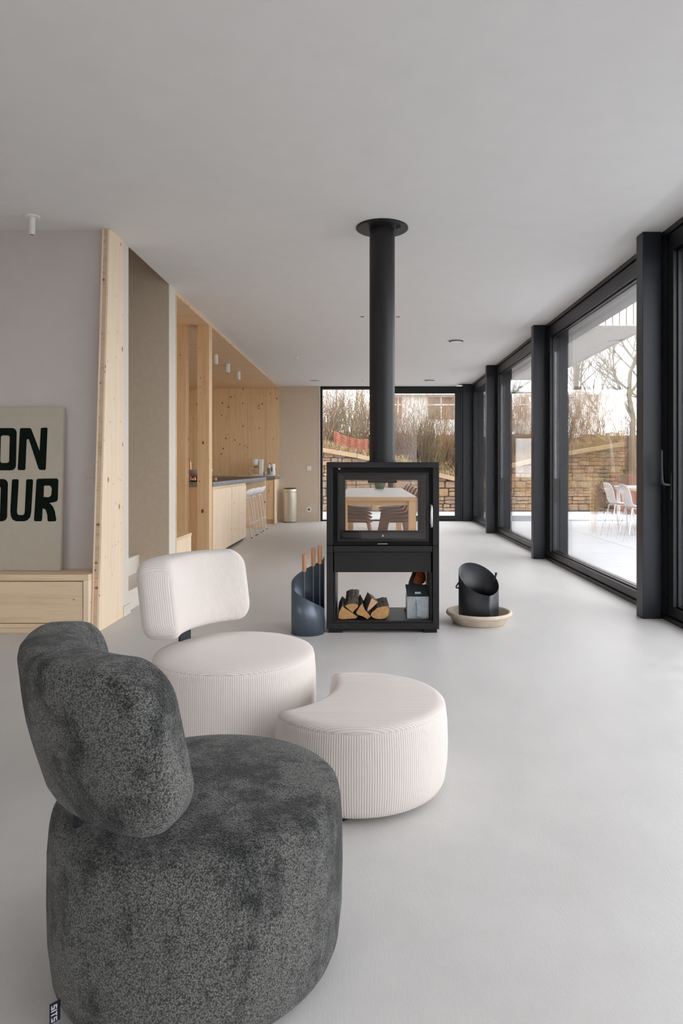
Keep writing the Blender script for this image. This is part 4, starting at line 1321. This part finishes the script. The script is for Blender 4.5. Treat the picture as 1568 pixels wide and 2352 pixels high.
def bar_stool():
    t_ = thing('bar_stool', 'x', 'bar stool', (0, 0, 0), 0, 'bar stools at the kitchen island')
    prof = [(0.20, 0.630, 0.13, -0.005, -0.03), (0.19, 0.642, 0.165, 0.0, -0.03), (0.12, 0.645, 0.19, 0.012, 0), (0.03, 0.638, 0.20, 0.03, 0), (-0.06, 0.636, 0.20, 0.05, 0.01),
            (-0.13, 0.648, 0.197, 0.06, 0.03), (-0.175, 0.68, 0.19, 0.05, 0.05), (-0.20, 0.72, 0.175, 0.03, 0.06), (-0.215, 0.76, 0.14, 0.0, 0.05), (-0.22, 0.778, 0.09, -0.012, 0.03)]
    shell(MB(), prof).build('shell_seat', 'white_gloss', t_, smooth=180, solid=0.01, sub=1)
    tops = [(s * 0.13, f * 0.12) for s in (-1, 1) for f in (-1, 1)]
    for s in (-1, 1):
        for f in (-1, 1):
            MB().tube([(s * 0.12, f * 0.11, 0.632), (s * 0.135, f * 0.128, 0.60), (s * 0.205, f * 0.21, 0.008)], 0.0068, 8).build('leg', 'white_matt', t_, smooth=60)
            MB().box(s * 0.205 - 0.022, s * 0.205 + 0.022, f * 0.212 - 0.009, f * 0.212 + 0.009, 0, 0.012).build('foot_glide', 'black_rubber', t_)
    fz = 0.22; kx = 0.135 + 0.07 * (0.60 - fz) / 0.592; ky = 0.128 + 0.082 * (0.60 - fz) / 0.592
    for a, b in (((-kx, ky), (kx, ky)), ((-kx, -ky), (kx, -ky)), ((-kx, -ky), (-kx, ky)), ((kx, -ky), (kx, ky))):
        MB().tube([(a[0], a[1], fz), (b[0], b[1], fz)], 0.005, 8).build('foot_rest', 'white_matt', t_, smooth=60)
    MB().box(-0.13, 0.13, -0.12, 0.12, 0.622, 0.630).build('seat_plate', 'white_matt', t_)
    return t_
s0 = bar_stool()
for i, (y, lb) in enumerate(((10.82, 'white shell bar stool at the island, nearest of the three'), (11.36, 'white shell bar stool at the island, middle of the three'), (12.02, 'white shell bar stool at the island, farthest of the three'))):
    o = s0 if i == 0 else copy_tree(s0)
    o.location = (-2.0, y, 0); o.rotation_euler = (0, 0, R(90)); o['label'] = lb

bi = thing('waste_bin', 'tall champagne metal bin with black lid beside the kitchen', 'bin', (-1.552, 13.78, 0))
MB().lathe([(0.135, 0.0), (0.138, 0.004), (0.138, 0.012)], 48).build('bin_foot', 'black_rubber', bi, smooth=40)
MB().lathe([(0.138, 0.012), (0.140, 0.015), (0.140, 0.600), (0.138, 0.602)], 56).build('bin_body', 'champagne', bi, smooth=40)
MB().lathe([(0.142, 0.604), (0.143, 0.608), (0.143, 0.660), (0.136, 0.672)], 56).build('lid_rim', 'champagne', bi, smooth=40)
MB().lathe([(0.130, 0.670), (0.128, 0.682), (0.09, 0.690), (0.02, 0.692)], 48).build('lid_top', 'black_rubber', bi, smooth=40)
BB('lid_latch', 'champagne', 0.138, 0.150, -0.02, 0.02, 0.615, 0.63, bi)

# ================================================================== DINING GROUP
dt = thing('dining_table', 'long pale oak dining table with white reflection painted on its top behind the stove', 'table', (0.135, 9.99, 0))
TW, TL = 0.465, 1.80
BB('table_top', 'table_wood', -TW, TW, -TL, TL, 0.702, 0.745, dt)
BB('top_reflection', 'table_top', -TW + 0.004, TW - 0.004, -TL + 0.004, TL - 0.004, 0.7455, 0.7505, dt)  # thin white sheet, a painted reflection over the wood top
for s in (-1, 1):
    for f in (-1, 1):
        BB('leg', 'table_leg_wood', s * (TW - 0.052) - 0.045, s * (TW - 0.052) + 0.045, f * (TL - 0.06) - 0.045, f * (TL - 0.06) + 0.045, 0, 0.702, dt)
    BB('long_apron', 'table_wood', s * (TW - 0.07) - 0.012, s * (TW - 0.07) + 0.012, -TL + 0.11, TL - 0.11, 0.645, 0.702, dt)
    BB('end_apron', 'table_wood', -TW + 0.10, TW - 0.10, s * (TL - 0.06) - 0.012, s * (TL - 0.06) + 0.012, 0.645, 0.702, dt)

def shell_chair(mat, leg_mat, name, group, legw=0.011):
    t_ = thing(name, 'x', 'chair', (0, 0, 0), 0, group)
    prof = [(0.215, 0.425, 0.16, -0.005, -0.03), (0.205, 0.442, 0.20, 0.0, -0.03), (0.10, 0.448, 0.225, 0.012, 0), (0.0, 0.440, 0.228, 0.022, 0), (-0.10, 0.440, 0.225, 0.03, 0),
            (-0.165, 0.455, 0.215, 0.03, 0.02), (-0.20, 0.50, 0.20, 0.015, 0.04), (-0.22, 0.58, 0.20, 0.0, 0.05), (-0.245, 0.68, 0.21, 0.0, 0.055), (-0.27, 0.77, 0.20, -0.005, 0.05), (-0.282, 0.815, 0.17, -0.012, 0.04), (-0.286, 0.83, 0.12, -0.012, 0.03)]
    shell(MB(), prof).build('shell_seat', mat, t_, smooth=180, solid=0.011, sub=1)
    for s in (-1, 1):
        for f in (-1, 1):
            MB().tube([(s * 0.13, f * 0.13, 0.436), (s * 0.15, f * 0.15, 0.41), (s * 0.215, f * 0.225, 0.0)], [legw, legw, legw * 0.85], 8).build('leg', leg_mat, t_, smooth=60)
    MB().box(-0.14, 0.14, -0.14, 0.14, 0.420, 0.432).build('seat_plate', leg_mat, t_)
    return t_
dc = shell_chair('brown_shell', 'brown_shell', 'dining_chair', 'brown dining chairs at the long table')
ords = ['nearest', 'second', 'middle', 'fourth', 'farthest']
k = 0
for side, sx_ in (('left', -1), ('right', 1)):
    for i in range(5):
        o = dc if k == 0 else copy_tree(dc); k += 1
        o.location = (0.135 + sx_ * 0.275, 8.56 + 0.68 * i, 0); o.rotation_euler = (0, 0, R(-90) if sx_ < 0 else R(90))
        o['label'] = 'brown moulded dining chair, %s on the %s side of the oak table' % (ords[i], side)
va = thing('glass_vase', 'green glass vase on the dining table seen through the stove', 'vase', (0.215, 11.25, 0.7508))
MB().lathe([(0.055, 0.0), (0.070, 0.006), (0.092, 0.06), (0.098, 0.14), (0.085, 0.21), (0.05, 0.25), (0.045, 0.30), (0.055, 0.32), (0.050, 0.32), (0.040, 0.29)], 40).build('vase_body', 'green_glass', va, smooth=50)

# ================================================================== TERRACE FURNITURE
ta = thing('terrace_table', 'white terrace table with pale wood edge outside the glass front', 'table', (5.32, 12.1, 0))
BB('table_top', 'out_white', -0.45, 0.45, -1.35, 1.35, 0.715, 0.745, ta)
BB('edge_frame', 'table_wood', -0.44, 0.44, -1.34, 1.34, 0.675, 0.715, ta)
for s in (-1, 1):
    for f in (-1, 1):
        MB().tube([(s * 0.40, f * 1.25, 0.675), (s * 0.40, f * 1.25, 0)], 0.035, 10).build('leg', 'out_white', ta, smooth=60)
oc = shell_chair('out_white', 'out_white', 'terrace_chair', 'white shell chairs on the terrace', 0.014)
for i, (x, y, rz, lb) in enumerate(((4.62, 12.45, -90, 'white terrace chair at the table, the farther one on the near side'), (4.50, 11.35, -90, 'white terrace chair at the table, the nearer one on the near side'),
                                    (5.25, 10.55, 0, 'white terrace chair at the near head of the table'), (6.05, 11.8, 90, 'white terrace chair on the far side of the table'))):
    o = oc if i == 0 else copy_tree(oc)
    o.location = (x, y, 0); o.rotation_euler = (0, 0, R(rz)); o['label'] = lb
pb = thing('terrace_planter', 'rusted steel planter box at the terrace edge', 'planter', (7.4, 16.4, 0))
BB('planter_box', 'corten', -1.5, 1.5, -0.25, 0.25, 0, 0.92, pb)
BB('planter_soil', 'soil', -1.46, 1.46, -0.21, 0.21, 0.90, 0.925, pb)

# ================================================================== GARDEN PLANTS
def shrub(name, label, mat, x, y, h_, spread, stems, seedv, twig=0.011, up=0.85, group='bare shrubs on the earth bank', leafmat=None):
    r_ = random.Random(seedv)
    z0 = bank_z(x, y) - 0.05
    t_ = thing(name, label, 'shrub', (x, y, z0), 0, group)
    m = MB(); tips = []
    def walk(p, d, L, seg, r0, depth):
        pts = [p.copy()]; rad = [r0]
        q = p.copy(); dd = d.copy()
        for k in range(seg):
            dd = (dd + Vector((r_.uniform(-.3, .3), r_.uniform(-.3, .3), r_.uniform(-.12, .2)))).normalized()
            q = q + dd * (L / seg)
            pts.append(q.copy()); rad.append(max(0.0016, r0 * (1 - 0.85 * (k + 1) / seg)))
            if depth > 0 and r_.random() < 0.75:
                sd = (dd + Vector((r_.uniform(-.9, .9), r_.uniform(-.9, .9), r_.uniform(-.1, .6)))).normalized()
                walk(q, sd, L * r_.uniform(0.25, 0.5), 3, rad[-1] * 0.7, depth - 1)
        tips.append(q.copy())
        m.tube(pts, rad, 3)
    for k in range(stems):
        a = r_.uniform(0, 2 * PI); rr = spread * 0.45 * math.sqrt(r_.random())
        d = Vector((math.cos(a) * r_.uniform(0, 1 - up) * 1.6, math.sin(a) * r_.uniform(0, 1 - up) * 1.6, 1)).normalized()
        walk(Vector((math.cos(a) * rr, math.sin(a) * rr, 0)), d, h_ * r_.uniform(0.55, 1.0), 5, twig * r_.uniform(0.7, 1.2), 2)
    m.build('stems', mat, t_)
    if leafmat:
        lm = MB()
        for p in tips:
            if r_.random() < 0.5:
                s_ = r_.uniform(0.006, 0.016)
                b = len(lm.v)
                for dx, dz in ((-1, 0), (0, -0.7), (1, 0), (0, 0.9)):
                    lm.v.append((p.x + dx * s_, p.y + r_.uniform(-.01, .01), p.z + dz * s_))
                lm.f.append((b, b + 1, b + 2, b + 3))
        o = lm.build('dry_leaves', leafmat, t_); o['kind'] = 'stuff'
    return t_
rs = random.Random(23)
mats = ['twig_tan', 'twig_grey', 'twig_olive', 'twig_tan', 'twig_grey']
desc = {'twig_tan': 'tan', 'twig_grey': 'grey-brown', 'twig_olive': 'olive'}
spots = [(-1.35, 18.6, 2.3), (-0.85, 18.9, 2.0), (-0.45, 18.5, 1.9), (0.05, 18.9, 2.1), (0.5, 18.6, 1.7), (1.0, 18.8, 1.9), (1.45, 18.5, 1.8), (1.75, 18.6, 2.0), (2.35, 18.9, 1.7), (2.9, 18.6, 1.9),
         (-1.9, 19.3, 2.6), (-1.1, 20.2, 2.2), (-0.3, 20.4, 2.1), (0.6, 20.3, 1.6), (3.6, 18.8, 1.8), (4.4, 19.2, 1.9), (5.3, 18.7, 1.7), (6.2, 19.0, 1.8), (7.2, 18.8, 1.6), (8.3, 19.1, 1.8), (-2.7, 18.8, 2.2), (2.0, 20.4, 1.5), (4.0, 20.2, 2.2), (4.9, 20.0, 2.3), (5.8, 19.8, 2.1), (6.7, 20.1, 2.2), (7.7, 20.2, 2.1)]
place = ['left edge of the end window', 'left of the orange net', 'orange net', 'left of the flue pipe', 'the flue pipe', 'right of the flue pipe', 'white house front', 'white house window', 'right stile of the end window', 'corner column']
for i, (x, y, h_) in enumerate(spots):
    mt = mats[i % 5]
    lb = ('%s bare shrub on the bank behind %s' % (desc[mt], place[i])) if i < 10 else '%s bare shrub on the earth bank, %s' % (desc[mt], ['far left', 'behind the left', 'behind the net', 'behind the pipe', 'past the corner', 'beyond bay four', 'beyond bay three', 'near the slim tree', 'near the planter', 'far right', 'outer left', 'behind the house window', 'second row past the corner', 'second row beyond bay four', 'second row beyond bay three', 'second row near the slim tree', 'second row near the planter'][i - 10])
    shrub('bare_shrub', lb, mt, x, y, h_, 0.75, 64 if i < 14 else 40, 100 + i, leafmat='grass_dry' if i % 2 == 0 else None)

# dry grass along the top of the bank (uncountable)
gm = MB(); r_ = random.Random(5)
for k in range(5200):
    x = r_.uniform(-3.5, 7.0); y = 17.38 + abs(r_.gauss(0, 0.9))
    z = bank_z(x, y) - 0.02
    a = r_.uniform(0, 2 * PI); L = r_.uniform(0.08, 0.38); w_ = r_.uniform(0.003, 0.008)
    dx, dy = math.cos(a) * L * 0.8, math.sin(a) * L * 0.8
    b = len(gm.v)
    gm.v += [(x - w_, y, z), (x + w_, y, z), (x + dx * 0.5 + w_, y + dy * 0.5, z + L * 0.7), (x + dx * 0.5 - w_, y + dy * 0.5, z + L * 0.7), (x + dx, y + dy - 0.08, z + L * r_.uniform(0.2, 0.9))]
    gm.f += [(b, b + 1, b + 2, b + 3), (b + 3, b + 2, b + 4)]
tag(gm.build('dry_grass', 'grass_dry', None), 'dry yellow grass hanging over the earth bank', 'grass', kind='stuff')

# orange safety net
nt = MB(); r_ = random.Random(8)
for k in range(46):
    x = -0.87 + 0.9 * k / 45
    nt.tube([(x, 18.05 + 0.05 * math.sin(k * .7), bank_z(x, 18.05) + 0.17), (x + 0.01, 18.05 + 0.05 * math.sin(k * .7), bank_z(x, 18.05) + 0.50)], 0.006, 4)
for j in range(7):
    nt.tube([(-0.87 + 0.9 * k / 20, 18.05 + 0.05 * math.sin(k * 1.6), bank_z(-0.87 + 0.9 * k / 20, 18.05) + 0.17 + 0.052 * j) for k in range(21)], 0.007, 4)
tag(nt.build('safety_net', 'net', None), 'strip of orange plastic safety net on the bank', 'net')

# white house beyond the garden
ho = thing('house', 'white rendered house with brown infilled windows beyond the garden', 'house', (5.0, 27.0, 1.7))
MB().box(-4.0, 5.0, 0, 5, -1.8, 2.25).build('house_wall', 'house', ho)
MB().box(-4.3, 5.3, -0.35, 5.3, 2.25, 2.36).build('eaves', 'house', ho)
for x0_, x1_ in ((-2.58, -1.55), (-4.0 + 0.1, -3.62), (0.2, 1.3), (2.4, 3.4)):
    f_ = MB().box(x0_, x1_, -0.05, 0.02, 1.32, 2.18).build('window', 'house_brown', ho)
    MB().box((x0_ + x1_) / 2 - 0.02, (x0_ + x1_) / 2 + 0.02, -0.07, -0.05, 1.32, 2.18).box(x0_, x1_, -0.07, -0.05, 1.86, 1.90).build('mullion', 'house', f_)

# bare trees
def tree(label, x, y, h_, seedv, lean=(0, 0), z=None, r0=0.09, first=0.35):
    r_ = random.Random(seedv)
    z0 = bank_z(x, y) - 0.1 if z is None else z
    t_ = thing('bare_tree', label, 'tree', (x, y, z0), 0, 'bare trees beyond the terrace')
    tk = MB(); br = MB()
    def grow(p, d, L, r0, depth, mesh):
        seg = 4 if depth < 3 else 3
        pts = [p.copy()]; rad = [r0]; q = p.copy(); dd = d.copy()
        for k in range(seg):
            dd = (dd + Vector((r_.uniform(-.22, .22), r_.uniform(-.22, .22), r_.uniform(-.04, .16)))).normalized()
            q = q + dd * (L / seg); pts.append(q.copy()); rad.append(r0 * (1 - 0.4 * (k + 1) / seg))
            if depth < 5 and (k > 0 or depth > 0):
                for _ in range(1 if depth < 2 else 1):
                    if r_.random() < 0.95:
                        a = r_.uniform(0, 2 * PI)
                        sd = (dd * 0.75 + Vector((math.cos(a), math.sin(a), r_.uniform(-.1, .5))) * 0.8).normalized()
                        grow(q, sd, L * r_.uniform(0.45, 0.68), rad[-1] * 0.62, depth + 1, br)
        mesh.tube(pts, rad, 6 if depth == 0 else (4 if depth < 3 else 3))
        if depth < 4:
            for _ in range(2):
                a = r_.uniform(0, 2 * PI)
                sd = (dd + Vector((math.cos(a), math.sin(a), 0.2)) * 0.6).normalized()
                grow(q, sd, L * 0.6, rad[-1] * 0.8, depth + 1, br)
    grow(Vector((0, 0, 0)), Vector((lean[0], lean[1], 1)).normalized(), h_ * 0.42, r0, 0, tk)
    tk.build('trunk', 'tree_bark', t_, smooth=60)
    br.build('branches', 'tree_bark', t_)
    return t_
tree('slim pale bare tree beyond the terrace right of the large glass bay', 7.5, 19.2, 6.4, 41, (-0.08, 0))
tree('spreading bare tree beyond the terrace in the middle of the large glass bay', 6.1, 20.6, 5.6, 42, (0.05, 0))
tree('bare tree farther back beyond the terrace near the column', 9.6, 22.5, 6.5, 43)
tree('bare tree at the left behind the white house corner', 4.4, 23.0, 4.6, 44)

tree('fine-twigged bare tree beyond the terrace between slim and spreading tree', 6.75, 18.7, 4.6, 47, (0.0, 0), r0=0.06)

# dark conifer ball at the wall
r_ = random.Random(77)
cf = thing('conifer_bush', 'small dark green conifer before the stone wall', 'bush', (5.75, 16.6, -0.005))
m = MB()
for k in range(900):
    f = r_.random(); a = r_.uniform(0, 2 * PI); rr = 0.34 * (1 - f * 0.85) * math.sqrt(r_.random())
    p = Vector((rr * math.cos(a), rr * math.sin(a), 0.06 + 1.05 * f))
    d = Vector((math.cos(a), math.sin(a), 0.9)).normalized() * r_.uniform(0.06, 0.14)
    s_ = Vector((-math.sin(a), math.cos(a), 0)) * 0.016
    b = len(m.v)
    m.v += [tuple(p - s_), tuple(p + s_), tuple(p + d)]
    m.f.append((b, b + 1, b + 2))
o = m.build('needles', 'conifer', cf); o['kind'] = 'stuff'
MB().tube([(0, 0, 0), (0, 0, 0.9)], [0.03, 0.01], 8).build('stem', 'tree_bark', cf)
